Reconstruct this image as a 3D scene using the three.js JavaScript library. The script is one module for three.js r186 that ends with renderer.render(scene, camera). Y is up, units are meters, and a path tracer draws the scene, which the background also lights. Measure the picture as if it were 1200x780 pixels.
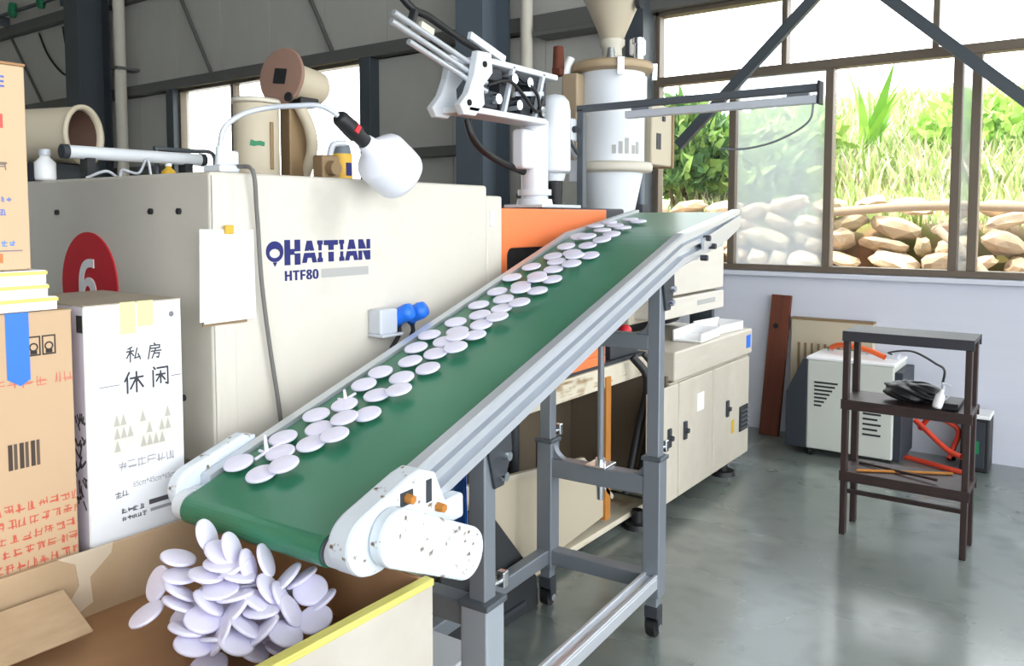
import * as THREE from 'three';
import { RoundedBoxGeometry } from 'three/addons/geometries/RoundedBoxGeometry.js';
import { mergeGeometries } from 'three/addons/utils/BufferGeometryUtils.js';
import { FontLoader } from 'three/addons/loaders/FontLoader.js';
import { TextGeometry } from 'three/addons/geometries/TextGeometry.js';

// ---------------------------------------------------------------- camera, sky, exposure
const scene = new THREE.Scene();
const EYE = 1.6, YAW = THREE.MathUtils.degToRad(35.8), PITCH = THREE.MathUtils.degToRad(3.6);
const camera = new THREE.PerspectiveCamera(2 * Math.atan(390 / 955) * 180 / Math.PI, 1200 / 780, 0.05, 200);
camera.position.set(0, EYE, 0);
camera.lookAt(Math.cos(YAW) * Math.cos(PITCH), EYE - Math.sin(PITCH), -Math.sin(YAW) * Math.cos(PITCH));
camera.setViewOffset(1200, 780, 0, 74, 1200, 780);
camera.updateProjectionMatrix();
scene.add(camera);
scene.background = new THREE.Color(0.94, 0.98, 1.0);   // bright even overcast
scene.backgroundIntensity = 5.2;
scene.environmentIntensity = 5.2;
const sun = new THREE.DirectionalLight('#fff3df', 7);   // high sun over the far hillside, behind the roof for the hall
sun.position.set(12 - 7.5, 25.5, -3 - 13.8); sun.target.position.set(12, 0, -3); sun.castShadow = true;
Object.assign(sun.shadow.camera, { left: -20, right: 20, top: 20, bottom: -20, near: 1, far: 70 }); sun.shadow.mapSize.set(2048, 2048);
scene.add(sun, sun.target);
const renderer = new THREE.WebGLRenderer({ antialias: true });
renderer.toneMapping = THREE.LinearToneMapping;
renderer.toneMappingExposure = 1.1;
renderer.shadowMap.enabled = true;

// ---------------------------------------------------------------- helpers
let seed = 7;
const rnd = () => { seed = (seed * 1664525 + 1013904223) >>> 0; return seed / 4294967296; };
const rr = (a, b) => a + (b - a) * rnd();
const V = (x, y, z) => new THREE.Vector3(x, y, z);
const taken = {};
function numbered(n) { const k = taken[n] = (taken[n] ?? -1) + 1; return k ? n + '_' + String(k).padStart(3, '0') : n; }
function thing(name, label, category, pos = [0, 0, 0], turn = 0, group) {
  const o = new THREE.Group(); o.name = numbered(name); scene.add(o);
  o.position.set(...pos); o.rotation.y = turn; o.userData = { label, category };
  if (group) o.userData.group = group;
  o.origin = V(...pos);
  return o;
}
function struct(name) { const o = new THREE.Group(); o.name = name; o.userData = { kind: 'structure' }; o.origin = V(0, 0, 0); scene.add(o); return o; }
const flat = (gs) => {
  const list = gs.map((g) => { const q = g.index ? g.toNonIndexed() : g; for (const k of Object.keys(q.attributes)) if (!['position', 'normal', 'uv'].includes(k)) q.deleteAttribute(k); return q; });
  return list.length > 1 ? mergeGeometries(list) : list[0];
};
// L: geometry in the thing's own axes; W: geometry in world axes, moved to the (unturned) thing's base
function L(parent, name, gs, mat, extra) {
  const g = Array.isArray(gs) ? flat(gs) : gs;
  const m = new THREE.Mesh(g, mat); m.name = name; m.castShadow = m.receiveShadow = true; m.origin = parent.origin;
  if (extra) Object.assign(m.userData, extra);
  parent.add(m); return m;
}
function W(parent, name, gs, mat, extra) {
  const g = Array.isArray(gs) ? flat(gs) : gs;
  g.translate(-parent.origin.x, -parent.origin.y, -parent.origin.z);
  return L(parent, name, g, mat, extra);
}
function each(parent, name, gs, mat, extra) { return gs.map((g) => W(parent, name, g, mat, extra)); }
function eachL(parent, name, gs, mat, extra) { return gs.map((g) => L(parent, name, g, mat, extra)); }
// boxes by their limits
function bx(x0, x1, y0, y1, z0, z1, r = 0) {
  const w = Math.abs(x1 - x0), h = Math.abs(y1 - y0), d = Math.abs(z1 - z0);
  const g = r ? new RoundedBoxGeometry(w, h, d, 2, Math.min(r, w / 2.01, h / 2.01, d / 2.01)) : new THREE.BoxGeometry(w, h, d);
  return g.translate((x0 + x1) / 2, (y0 + y1) / 2, (z0 + z1) / 2);
}
function bar(a, b, w, h, r = 0) {            // rectangular bar from a to b
  const d = V().subVectors(b, a), l = d.length(); d.normalize();
  const g = r ? new RoundedBoxGeometry(w, h, l, 2, r) : new THREE.BoxGeometry(w, h, l);
  const m = new THREE.Matrix4().lookAt(b, a, Math.abs(d.y) > 0.99 ? V(1, 0, 0) : V(0, 1, 0)); m.setPosition(V().addVectors(a, b).multiplyScalar(0.5));
  return g.applyMatrix4(m);
}
function cyl(a, b, r0, r1 = r0, n = 24, open = false) {
  const d = V().subVectors(b, a), l = d.length();
  const g = new THREE.CylinderGeometry(r1, r0, l, n, 1, open);
  g.applyQuaternion(new THREE.Quaternion().setFromUnitVectors(V(0, 1, 0), d.normalize()));
  return g.translate((a.x + b.x) / 2, (a.y + b.y) / 2, (a.z + b.z) / 2);
}
function tube(pts, r, n = 40, k = 10) { return new THREE.TubeGeometry(new THREE.CatmullRomCurve3(pts.map((p) => Array.isArray(p) ? V(...p) : p)), n, r, k); }
function lathe(pts, n = 40) { return new THREE.LatheGeometry(pts.map((p) => new THREE.Vector2(...p)), n); }
function slabXY(pts, z0, z1, bevel = 0) {   // polygon in x, y extruded from z0 to z1
  const s = new THREE.Shape(pts.map((p) => new THREE.Vector2(...p)));
  const g = new THREE.ExtrudeGeometry(s, { depth: Math.abs(z1 - z0) - 2 * bevel, bevelEnabled: bevel > 0, bevelSize: bevel, bevelThickness: bevel, bevelOffset: -bevel, bevelSegments: 2, curveSegments: 20 });
  return g.translate(0, 0, Math.min(z0, z1) + bevel);
}
function shapeXY(s, z0, z1, bevel = 0) {
  const g = new THREE.ExtrudeGeometry(s, { depth: Math.abs(z1 - z0) - 2 * bevel, bevelEnabled: bevel > 0, bevelSize: bevel, bevelThickness: bevel, bevelOffset: -bevel, bevelSegments: 2, curveSegments: 24 });
  return g.translate(0, 0, Math.min(z0, z1) + bevel);
}
function loft(rings, caps = true) {         // rings of equal length, closed sections
  const n = rings[0].length, p = [];
  const tri = (a, b, c) => p.push(...a, ...b, ...c);
  for (let i = 0; i + 1 < rings.length; i++) for (let j = 0; j < n; j++) {
    const k = (j + 1) % n, a = rings[i][j], b = rings[i][k], c = rings[i + 1][j], d = rings[i + 1][k];
    tri(a, c, b); tri(b, c, d);
  }
  if (caps) {
    const s = THREE.ShapeUtils.triangulateShape(rings[0].map((q) => new THREE.Vector2(q[2], q[1])), []);
    for (const [a, b, c] of s) { tri(rings[0][a], rings[0][b], rings[0][c]); const e = rings[rings.length - 1]; tri(e[a], e[c], e[b]); }
  }
  const g = new THREE.BufferGeometry(); g.setAttribute('position', new THREE.Float32BufferAttribute(p, 3));
  g.setAttribute('uv', new THREE.Float32BufferAttribute(new Float32Array(p.length / 3 * 2), 2)); g.computeVertexNormals(); return g;
}
const font = await new FontLoader().loadAsync('fonts/droid/droid_sans_bold.typeface.json');
function text(str, w, h, depth, fat = 0) {           // lower left corner at the origin, w by h metres
  const g = new TextGeometry(str, { font, size: 1, depth: 1, curveSegments: 6, bevelEnabled: fat > 0, bevelSize: fat, bevelThickness: 0.01, bevelSegments: 1 });
  g.computeBoundingBox(); const b = g.boundingBox;
  return g.translate(-b.min.x, -b.min.y, -b.min.z).scale(w / (b.max.x - b.min.x), h / (b.max.y - b.min.y), depth);
}
// value noise
const hash = (x, y) => { let h = Math.imul(x, 374761393) ^ Math.imul(y, 668265263); h = Math.imul(h ^ (h >>> 13), 1274126177); return ((h ^ (h >>> 16)) >>> 0) / 4294967296; };
function vn(x, y, per) {
  const xi = Math.floor(x), yi = Math.floor(y), fx = x - xi, fy = y - yi, u = fx * fx * (3 - 2 * fx), v = fy * fy * (3 - 2 * fy), w = (a) => ((a % per) + per) % per;
  const a = hash(w(xi), w(yi)), b = hash(w(xi + 1), w(yi)), c = hash(w(xi), w(yi + 1)), d = hash(w(xi + 1), w(yi + 1));
  return a + (b - a) * u + (c - a) * v + (a - b - c + d) * u * v;
}
function fbm(x, y, per, o = 4) { let s = 0, a = 0.5, t = 0; for (let i = 0; i < o; i++) { s += a * vn(x, y, per); t += a; x *= 2; y *= 2; per *= 2; a /= 2; } return s / t; }
function tex(n, fn, srgb = true) {          // fn(u, v) -> [r, g, b] 0..1
  const d = new Uint8Array(n * n * 4);
  for (let j = 0; j < n; j++) for (let i = 0; i < n; i++) { const c = fn(i / n, j / n), o = (j * n + i) * 4; for (let k = 0; k < 3; k++) d[o + k] = Math.max(0, Math.min(255, c[k] * 255)); d[o + 3] = 255; }
  const t = new THREE.DataTexture(d, n, n); t.magFilter = THREE.LinearFilter; t.minFilter = THREE.LinearFilter; t.wrapS = t.wrapT = THREE.RepeatWrapping;
  if (srgb) t.colorSpace = THREE.SRGBColorSpace; t.needsUpdate = true; return t;
}
const C = (h) => { const c = new THREE.Color(h); return [c.r, c.g, c.b].map((x) => x <= 0.0031308 ? x * 12.92 : 1.055 * x ** (1 / 2.4) - 0.055); };
const mixc = (a, b, t) => a.map((x, i) => x + (b[i] - x) * t);
function mottled(h1, h2, f = 6, n = 256, pow = 1) { const a = C(h1), b = C(h2); return tex(n, (u, v) => mixc(a, b, Math.pow(fbm(u * f, v * f, f, 5), pow))); }
const std = (color, roughness = 0.6, metalness = 0, o = {}) => new THREE.MeshStandardMaterial({ color, roughness, metalness, ...o });

// ---------------------------------------------------------------- materials
const M = {
  beige: std('#ffffff', 0.45, 0, { map: mottled('#cec8bd', '#d7d2c8', 5) }),
  beigeBase: std('#ffffff', 0.45, 0, { map: mottled('#bfb7a8', '#cdc6b8', 6) }),
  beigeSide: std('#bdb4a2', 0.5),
  beigeWorn: std('#ffffff', 0.6, 0, { map: tex(256, (u, v) => { const n = fbm(u * 6, v * 6, 6, 5), s = fbm(u * 24, v * 3, 24, 3); return mixc(C('#d8cfbb'), C('#8d6f4a'), Math.max(0, (n * s - 0.30) * 3.2)); }) }),
  orange: std('#ee8048', 0.5), blackPlastic: std('#17181b', 0.5), dark: std('#26282b', 0.7), darkHole: std('#121214', 0.9),
  steel: std('#7f858d', 0.42, 0.35), steelDark: std('#5a6067', 0.5, 0.3),
  steelLight: std('#a4acb5', 0.4, 0.3), alu: std('#cdd2d9', 0.32, 0.55), chrome: std('#d9dde2', 0.18, 1), castIron: std('#3c4046', 0.6, 0.3),
  whitePaint: std('#dbe0e6', 0.35), whiteWorn: std('#ffffff', 0.45, 0, { map: (() => { const t = tex(256, (u, v) => { const n = fbm(u * 18, v * 18, 18, 5); return mixc(C('#d9e1e9'), C('#6e5a48'), n > 0.70 ? Math.min(1, (n - 0.70) * 7) : 0); }); t.repeat.set(3.3, 3.3); return t; })() }),
  white: std('#f2f2f4', 0.5), paper: std('#f6f7fb', 0.85), yellowPaper: std('#dccf74', 0.8),
  belt: std('#ffffff', 0.3, 0, { map: mottled('#2b7354', '#388465', 4) }),
  disc: std('#ebe8fd', 0.36), 
  card: std('#ffffff', 0.85, 0, { map: mottled('#b39877', '#c4a98a', 8) }),
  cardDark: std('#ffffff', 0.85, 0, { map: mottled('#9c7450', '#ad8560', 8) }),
  cardWhite: std('#ffffff', 0.8, 0, { map: mottled('#dcdad4', '#eceae5', 8) }),
  slate: std('#474e54', 0.5, 0.1), slateBlue: std('#65707b', 0.5, 0.1), girt: std('#62625f', 0.6),
  siding: std('#ffffff', 0.6, 0, { map: mottled('#bab8b1', '#c4c2bb', 4) }),
  frame: std('#6d6256', 0.45, 0.25), pipe: std('#cfc9bb', 0.5),
  wallWhite: std('#ffffff', 0.8, 0, { map: mottled('#c9ccd9', '#d6d9e4', 6) }),
  glass: new THREE.MeshPhysicalMaterial({ color: '#ffffff', transmission: 1, thickness: 0, roughness: 0, ior: 1.45 }),
  hazyGlass: new THREE.MeshPhysicalMaterial({ color: '#f4f8fb', transmission: 0.72, thickness: 0, roughness: 0.28, ior: 1.45 }),
  rustWood: std('#ffffff', 0.8, 0, { map: tex(256, (u, v) => mixc(C('#4a2418'), C('#7c4028'), fbm(u * 4, v * 2, 4, 5) * 0.7 + 0.3 * vn(u * 60, v * 3, 60))) }),
  rackSteel: std('#ffffff', 0.5, 0.3, { map: mottled('#2b2526', '#4a3530', 9) }),
  rackTop: std('#34343b', 0.55, 0.1),
  ctrlBody: std('#c9cdc6', 0.5), ctrlDark: std('#2c323b', 0.5),
  hoseOrange: std('#f0692e', 0.45), hoseRed: std('#d8442c', 0.45), blue: std('#1d6fe0', 0.4), blueTape: std('#2a72d6', 0.5),
  tapeClear: std('#d3c2ab', 0.3), red: std('#cf2230', 0.45), navy: std('#0a1364', 0.6), grayInk: std('#a9a8a6', 0.6),
  rust: std('#b5762f', 0.75), brownBack: std('#6f6252', 0.85), fawn: std('#bdb29c', 0.5), brassBrown: std('#8c7455', 0.55, 0.2),
  terracotta: std('#8c6d5e', 0.7), paleGrey: std('#c6cbd4', 0.4, 0.1), yellow: std('#d3a832', 0.5), green: std('#0d7a4c', 0.5),
};

// ---------------------------------------------------------------- the building
const XW = 6.1;
{
  const floorTex = tex(1024, (u, v) => { const n = fbm(u * 5, v * 5, 5, 6), k = fbm(u * 40 + 3, v * 40, 40, 3), s = fbm(u * 14 + 9, v * 9, 14, 4); let c = mixc(C('#636b68'), C('#838b87'), n); c = mixc(c, C('#4f5654'), Math.max(0, k - 0.52) * 1.2); return mixc(c, C('#b4bab6'), Math.max(0, s - 0.6) * 1.7); });
  const floorRough = tex(512, (u, v) => { const n = fbm(u * 7, v * 7, 7, 5); const r = 0.17 + 0.26 * n; return [r, r, r]; }, false);
  for (const t of [floorTex, floorRough]) t.repeat.set(3, 6);
  const f = L(scene, 'floor', bx(-5.2, XW + 0.2, -0.2, 0, -18.2, 6.2), new THREE.MeshPhysicalMaterial({ map: floorTex, roughnessMap: floorRough, roughness: 1, clearcoat: 0.5, clearcoatRoughness: 0.16 }));
  f.userData.kind = 'structure';

  // far wall: white masonry dado, grey siding panels with joints, girts, openings for the windows
  const far = struct('wall_far');
  const t0 = XW, t1 = XW + 0.16;
  L(far, 'dado', bx(t0, t1, 0, 1.17, -18.2, 6.2), M.wallWhite);
  L(far, 'sill_ledge', bx(t0 - 0.05, t1, 1.17, 1.205, -3.02, 1.2, 0.006), M.wallWhite);
  const panel = (z0, z1, y0, y1) => { // siding in sheets about 0.95 m wide
    const n = Math.max(1, Math.round((z1 - z0) / 0.95)), w = (z1 - z0) / n;
    for (let i = 0; i < n; i++) L(far, 'siding_panel', bx(t0 + 0.03, t1, y0, y1, z0 + i * w + 0.002, z0 + (i + 1) * w - 0.002, 0.003), M.siding);
  };
  panel(-18.2, 6.2, 3.36, 6.5);
  panel(-11.5, -9.75, 1.17, 3.24); panel(-6.2, -2.98, 1.17, 3.24); panel(1.2, 6.2, 1.17, 3.24);
  panel(-18.2, -17.2, 1.17, 3.24);
  L(far, 'backing_sheet', [bx(t1, t1 + 0.03, 3.24, 6.5, -18.2, 6.2), bx(t1, t1 + 0.03, 1.17, 3.3, -11.5, -9.75), bx(t1, t1 + 0.03, 1.17, 3.3, -6.2, -2.98), bx(t1, t1 + 0.03, 1.17, 3.3, 1.2, 6.2)], M.siding);
  L(far, 'girt', bx(t0 - 0.09, t0 + 0.05, 3.25, 3.38, -18, 1.2, 0.01), M.girt);
  L(far, 'girt', bx(t0 - 0.09, t0 + 0.03, 4.5, 4.66, -18, 6, 0.01), M.girt);
  L(far, 'girt', bx(t0 - 0.07, t0 + 0.03, 2.2, 2.3, -6.1, -4.5, 0.01), M.girt);
  L(far, 'girt', bx(t0 - 0.07, t0 + 0.03, 2.2, 2.3, -11.5, -9.8, 0.01), M.girt);
  for (const [ya, za, yb, zb] of [[4.5, -9.62, 3.36, -8.92], [4.5, -7.38, 3.36, -6.74], [4.75, -14.5, 3.36, -13.3], [4.5, -5.1, 3.36, -4.5]]) L(far, 'sag_rod', cyl(V(t0 - 0.03, ya, za), V(t0 - 0.03, yb, zb), 0.022, 0.022, 8), M.girt);
  for (const z of [-9.75, -6.2]) L(far, 'jamb_post', bx(t0 - 0.1, t0 + 0.1, 1.17, 3.25, z - 0.08, z + 0.08, 0.008), M.slate);

  // windows
  function windowOf(name, z0, z1, y0, y1, mullions, transom, upper, panes) {
    const w = struct(name), d0 = t0 - 0.015, d1 = t0 + 0.075, s = 0.035;
    L(w, 'window_frame', [bx(d0, d1, y0, y0 + s * 1.3, z0, z1, 0.005), bx(d0, d1, y1 - s, y1, z0, z1, 0.005), bx(d0, d1, y0, y1, z0, z0 + s, 0.005), bx(d0, d1, y0, y1, z1 - s, z1, 0.005)], M.frame);
    if (transom) L(w, 'transom', bx(d0 - 0.01, d1, transom - 0.035, transom + 0.03, z0, z1, 0.005), M.frame);
    const top = transom || y1;
    for (const z of mullions) L(w, 'mullion', bx(d0 - 0.004, d1 + 0.004, y0 + 0.045, top - 0.034, z - 0.028, z + 0.028, 0.005), M.frame);
    for (const z of upper) L(w, 'mullion', bx(d0 - 0.004, d1 + 0.004, transom + 0.03, y1 - 0.035, z - 0.02, z + 0.02, 0.005), M.frame);
    const put = (a, b, ya, yb, k) => L(w, 'pane', bx(t0 + 0.028, t0 + 0.034, ya, yb, a, b), k ? M.hazyGlass : M.glass);
    const e = [z0, ...mullions, z1];
    for (let i = 0; i + 1 < e.length; i++) put(e[i] + 0.03, e[i + 1] - 0.03, y0 + 0.04, top - 0.03, panes[i]);
    if (transom) { const u = [z0, ...upper, z1]; for (let i = 0; i + 1 < u.length; i++) put(u[i] + 0.02, u[i + 1] - 0.02, transom + 0.03, y1 - 0.03, 0); }
    return w;
  }
  windowOf('window_1', -2.96, 1.2, 1.21, 3.25, [-2.31, -1.6, -0.79, -0.68, 0.2], 2.70, [-1.93, -0.93, 0.2], [0, 1, 0, 1, 0, 0]);
  windowOf('window_2', -9.67, -6.28, 1.21, 3.25, [-8.55, -7.4], 0, [], [0, 0, 0]);
  windowOf('window_3', -17.2, -11.6, 1.21, 3.25, [-15.3, -13.4], 0, [], [0, 0, 0]);

  // other walls: the long open side with loading bays, the back with a gate, the far end closed
  const right = struct('wall_right');
  for (const [a, b] of [[-5.2, -4.7], [0.4, 0.8], [5.9, 6.3]]) L(right, 'pier', bx(a, b, 0, 5.6, 6, 6.2), M.wallWhite);
  L(right, 'lintel', bx(-5.2, 6.3, 5.6, 6.5, 6, 6.2), M.wallWhite);
  const back = struct('wall_back');
  for (const [a, b] of [[-18.2, 1.2], [5.6, 6.2]]) L(back, 'pier', bx(-5.2, -5, 0, 5.6, a, b), M.wallWhite);
  L(back, 'lintel', bx(-5.2, -5, 4.4, 6.5, -18.2, 6.2), M.wallWhite);
  L(back, 'dado', bx(-5.2, -5, 0, 0.9, -13, 6.2), M.wallWhite);
  const left = struct('wall_left');
  L(left, 'masonry', bx(-5.2, XW + 0.2, 0, 6.5, -18.2, -18), M.siding);
  const roof = struct('ceiling');
  const strips = [-5.2, -3.4, -1.6, 0.2, 2.0, 3.8, 6.3];
  for (let i = 0; i + 1 < strips.length; i++) {
    L(roof, 'roof_sheet', bx(strips[i], strips[i + 1] - 0.004, 6.5, 6.6, -18.2, 6.2), M.siding);
    
  }

  // steel columns standing in front of the far wall, with H sections
  const H = (z, w, d) => { const x1 = XW - 0.1, x0 = x1 - d; return [bx(x0, x0 + 0.02, 0, 6.5, z - w / 2, z + w / 2), bx(x1 - 0.02, x1, 0, 6.5, z - w / 2, z + w / 2), bx(x0 + 0.02, x1 - 0.02, 0, 6.5, z - 0.012, z + 0.012)]; };
  const c1 = struct('column_1'); L(c1, 'column_section', H(-11.32, 0.36, 0.44), M.slate);
  const c2 = struct('column_2'); L(c2, 'column_section', H(-4.5, 0.3, 0.4), M.slateBlue);
  const c3 = struct('column_3'); L(c3, 'column_section', bx(XW - 0.2, XW - 0.02, 0, 6.5, -3.14, -2.98, 0.006), M.slate);
  // diagonal bracing across the big window
  const br = struct('trim_1');
  L(br, 'brace', bar(V(XW - 0.22, 2.16, -2.66), V(XW - 0.22, 3.5, -1.27), 0.05, 0.075), M.slate);
  L(br, 'brace', bar(V(XW - 0.22, 3.35, -1.52), V(XW - 0.22, 2.3, -0.38), 0.05, 0.075), M.slate);
}
// pipes rising along the wall
for (const [z, r, lab] of [[-10.72, 0.075, 'cream vertical pipe rising beside the dark left column'], [-4.1, 0.055, 'cream vertical pipe rising beside the blue grey column behind the robot arm']]) {
  const t = thing('drain_pipe', lab, 'pipe', [XW - 0.2, 0, z]);
  L(t, 'pipe_run', cyl(V(0, 0, 0), V(0, 6.45, 0), r, r, 20), M.pipe);
  for (const y of [1.8, 3.6, 5]) L(t, 'pipe_clip', bx(-r - 0.01, 0.228, y - 0.02, y + 0.02, -r - 0.012, r + 0.012, 0.004), M.girt);
}
// high rail with green insulators and drooping wires (upper left)
{
  const t = thing('conduit_rail', 'thin grey rail with two green insulators high on the left wall', 'rail', [XW - 0.22, 4.66, -13.4]);
  L(t, 'rail_bar', bx(-0.02, 0.02, 0.1, 0.14, -3, 1.7), M.steelDark);
  for (const z of [-0.3, 0.62]) L(t, 'insulator', [cyl(V(-0.02, 0.12, z), V(-0.02, 0.24, z), 0.07, 0.05, 14), cyl(V(-0.02, 0.03, z), V(-0.02, 0.12, z), 0.045, 0.07, 14)], M.green, { label: 'green insulator' });
  for (const z of [-2.5, -0.8, 1.2]) L(t, 'bracket', bx(-0.02, 0.14, -0.02, 0.12, z - 0.02, z + 0.02), M.steelDark);
  for (const [i, lab] of [[0, 'longer dark wire drooping across grey siding left of the column'], [1, 'shorter dark wire hanging close beside the left column']]) {
    const w = thing('drooping_wire', lab, 'wire', [XW, 4.45, -13.4 + i * 0.75]);
    L(w, 'wire_run', tube(i ? [[0, 0, 0], [0, -0.35, 0.1], [-0.04, -0.6, 0.45]] : [[0, 0, 0], [0, -0.35, 0.25], [0, -0.68, 0.7], [-0.05, -0.78, 1.15]], 0.016, 24, 6), M.dark);
  }
}

// ---------------------------------------------------------------- outside: slope, stones, plants
const hy = (x, z) => {
  const ridge = Math.min(1, Math.max(0, (z + 6.5) / 2.2 + (x - 8) * 0.02));
  let y = 0.3 + Math.max(0, x - 8.2) * 0.05;
  if (x > 8.3) y = 0.35 + Math.min(1, (x - 8.3) / 1.0) * 1.15;
  if (x > 9.3) y = 1.5 + (x - 9.3) * 0.27 - Math.max(0, x - 17) * 0.3;
  return 0.3 + (y - 0.3) * ridge + 0.12 * (fbm(x * 0.7 + 40, z * 0.7 + 40, 512, 3) - 0.5);
};
{
  const g = new THREE.PlaneGeometry(16, 22, 64, 88); g.rotateX(-Math.PI / 2); g.translate(XW + 0.3 + 8, 0, -4);
  const p = g.attributes.position; for (let i = 0; i < p.count; i++) p.setY(i, hy(p.getX(i), p.getZ(i)));
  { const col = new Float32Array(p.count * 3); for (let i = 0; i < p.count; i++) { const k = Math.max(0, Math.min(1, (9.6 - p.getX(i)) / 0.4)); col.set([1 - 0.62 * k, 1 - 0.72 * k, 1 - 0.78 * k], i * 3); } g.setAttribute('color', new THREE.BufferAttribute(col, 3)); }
  g.computeVertexNormals();
  const t = tex(512, (u, v) => { const n = fbm(u * 12, v * 12, 12, 5); return mixc(C('#b59f80'), C('#93a05c'), Math.min(1, Math.max(0, (n - 0.42) * 5))); });
  t.repeat.set(3, 4);
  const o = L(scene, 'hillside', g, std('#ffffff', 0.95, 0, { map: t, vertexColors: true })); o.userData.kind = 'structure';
  // rough stone retaining wall
  const wall = struct('retaining_wall');
  const vars = [];
  for (let k = 0; k < 6; k++) {
    const s = new THREE.IcosahedronGeometry(1, 1), q = s.attributes.position;
    for (let i = 0; i < q.count; i++) { const d = V().fromBufferAttribute(q, i); const m = Math.max(Math.abs(d.x), Math.abs(d.y), Math.abs(d.z)); const f = (0.5 + 0.3 / m) * (0.72 + 0.62 * fbm(d.x * 2.1 + 20 + k * 7, d.y * 2.3 + d.z * 2.7 + 20, 512, 2)); d.multiplyScalar(f); q.setXYZ(i, d.x, d.y, d.z); }
    s.computeVertexNormals(); vars.push(s);
  }
  const stoneM = ['#b79c7c', '#8e7a62', '#cdb99c', '#7d6852', '#a58d73', '#6f684c'].map((c) => std('#ffffff', 0.9, 0, { map: mottled(c, '#cfbda2', 5, 128) }));
  for (let row = 0; row < 8; row++) {
    let z = -6.3 + rr(0, 0.4);
    while (z < 2.2) {
      const w = rr(0.14, 0.5), h = rr(0.12, 0.22), y = 0.42 + row * 0.185 + rr(-0.05, 0.05);
      const x = 8.25 + (y - 0.35) * 0.62;
      const m = L(wall, 'stone', vars[Math.floor(rnd() * 6)], stoneM[Math.floor(rnd() * 6)]);
      m.position.set(x + rr(-0.1, 0.1), y, z + w / 2); m.scale.set(rr(0.16, 0.28), h * 0.62, w * 0.6); m.rotation.set(rr(-0.4, 0.4), rr(-0.5, 0.5), rr(-0.3, 0.3));
      z += w * 1.12;
    }
  }
  for (const [a, b, r, lab] of [[[8.72, 1.66, -2.3], [8.85, 1.7, -0.5], 0.045, 'pale fallen log lying along the stones outside the window'], [[8.62, 1.5, -1.25], [8.22, 0.85, -0.6], 0.04, 'pale branch leaning down across the stones outside the window']]) {
    const t2 = thing('log', lab, 'log', a);
    W(t2, 'trunk_section', tube([a, [(a[0] + b[0]) / 2, (a[1] + b[1]) / 2 + 0.04, (a[2] + b[2]) / 2], b], r, 14, 8), std('#a3907a', 0.9));
  }
}
const dummy = new THREE.Object3D();
function scatter(parent, name, geo, mat, n, place, colors, meta) {
  const im = new THREE.InstancedMesh(geo, mat, n); im.name = name; im.castShadow = im.receiveShadow = true;
  const c = new THREE.Color();
  for (let i = 0; i < n; i++) { place(dummy, i); dummy.updateMatrix(); im.setMatrixAt(i, dummy.matrix); c.set(colors[Math.floor(rnd() * colors.length)]); c.multiplyScalar(rr(0.8, 1.15)); im.setColorAt(i, c); }
  Object.assign(im.userData, meta || {}); parent.add(im); return im;
}
function blade(w, h, bend) { // one narrow curved leaf
  const p = [], n = 4; const at = (i) => { const t = i / n; return [w * (1 - t * t) * 0.5, h * t, bend * t * t]; };
  for (let i = 0; i < n; i++) { const a = at(i), b = at(i + 1); p.push(-a[0], a[1], a[2], a[0], a[1], a[2], b[0], b[1], b[2], -a[0], a[1], a[2], b[0], b[1], b[2], -b[0], b[1], b[2]); }
  const g = new THREE.BufferGeometry(); g.setAttribute('position', new THREE.Float32BufferAttribute(p, 3)); g.computeVertexNormals(); return g;
}
const leafM = new THREE.MeshPhysicalMaterial({ color: '#ffffff', roughness: 0.8, transmission: 0.3, thickness: 0 });
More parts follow.
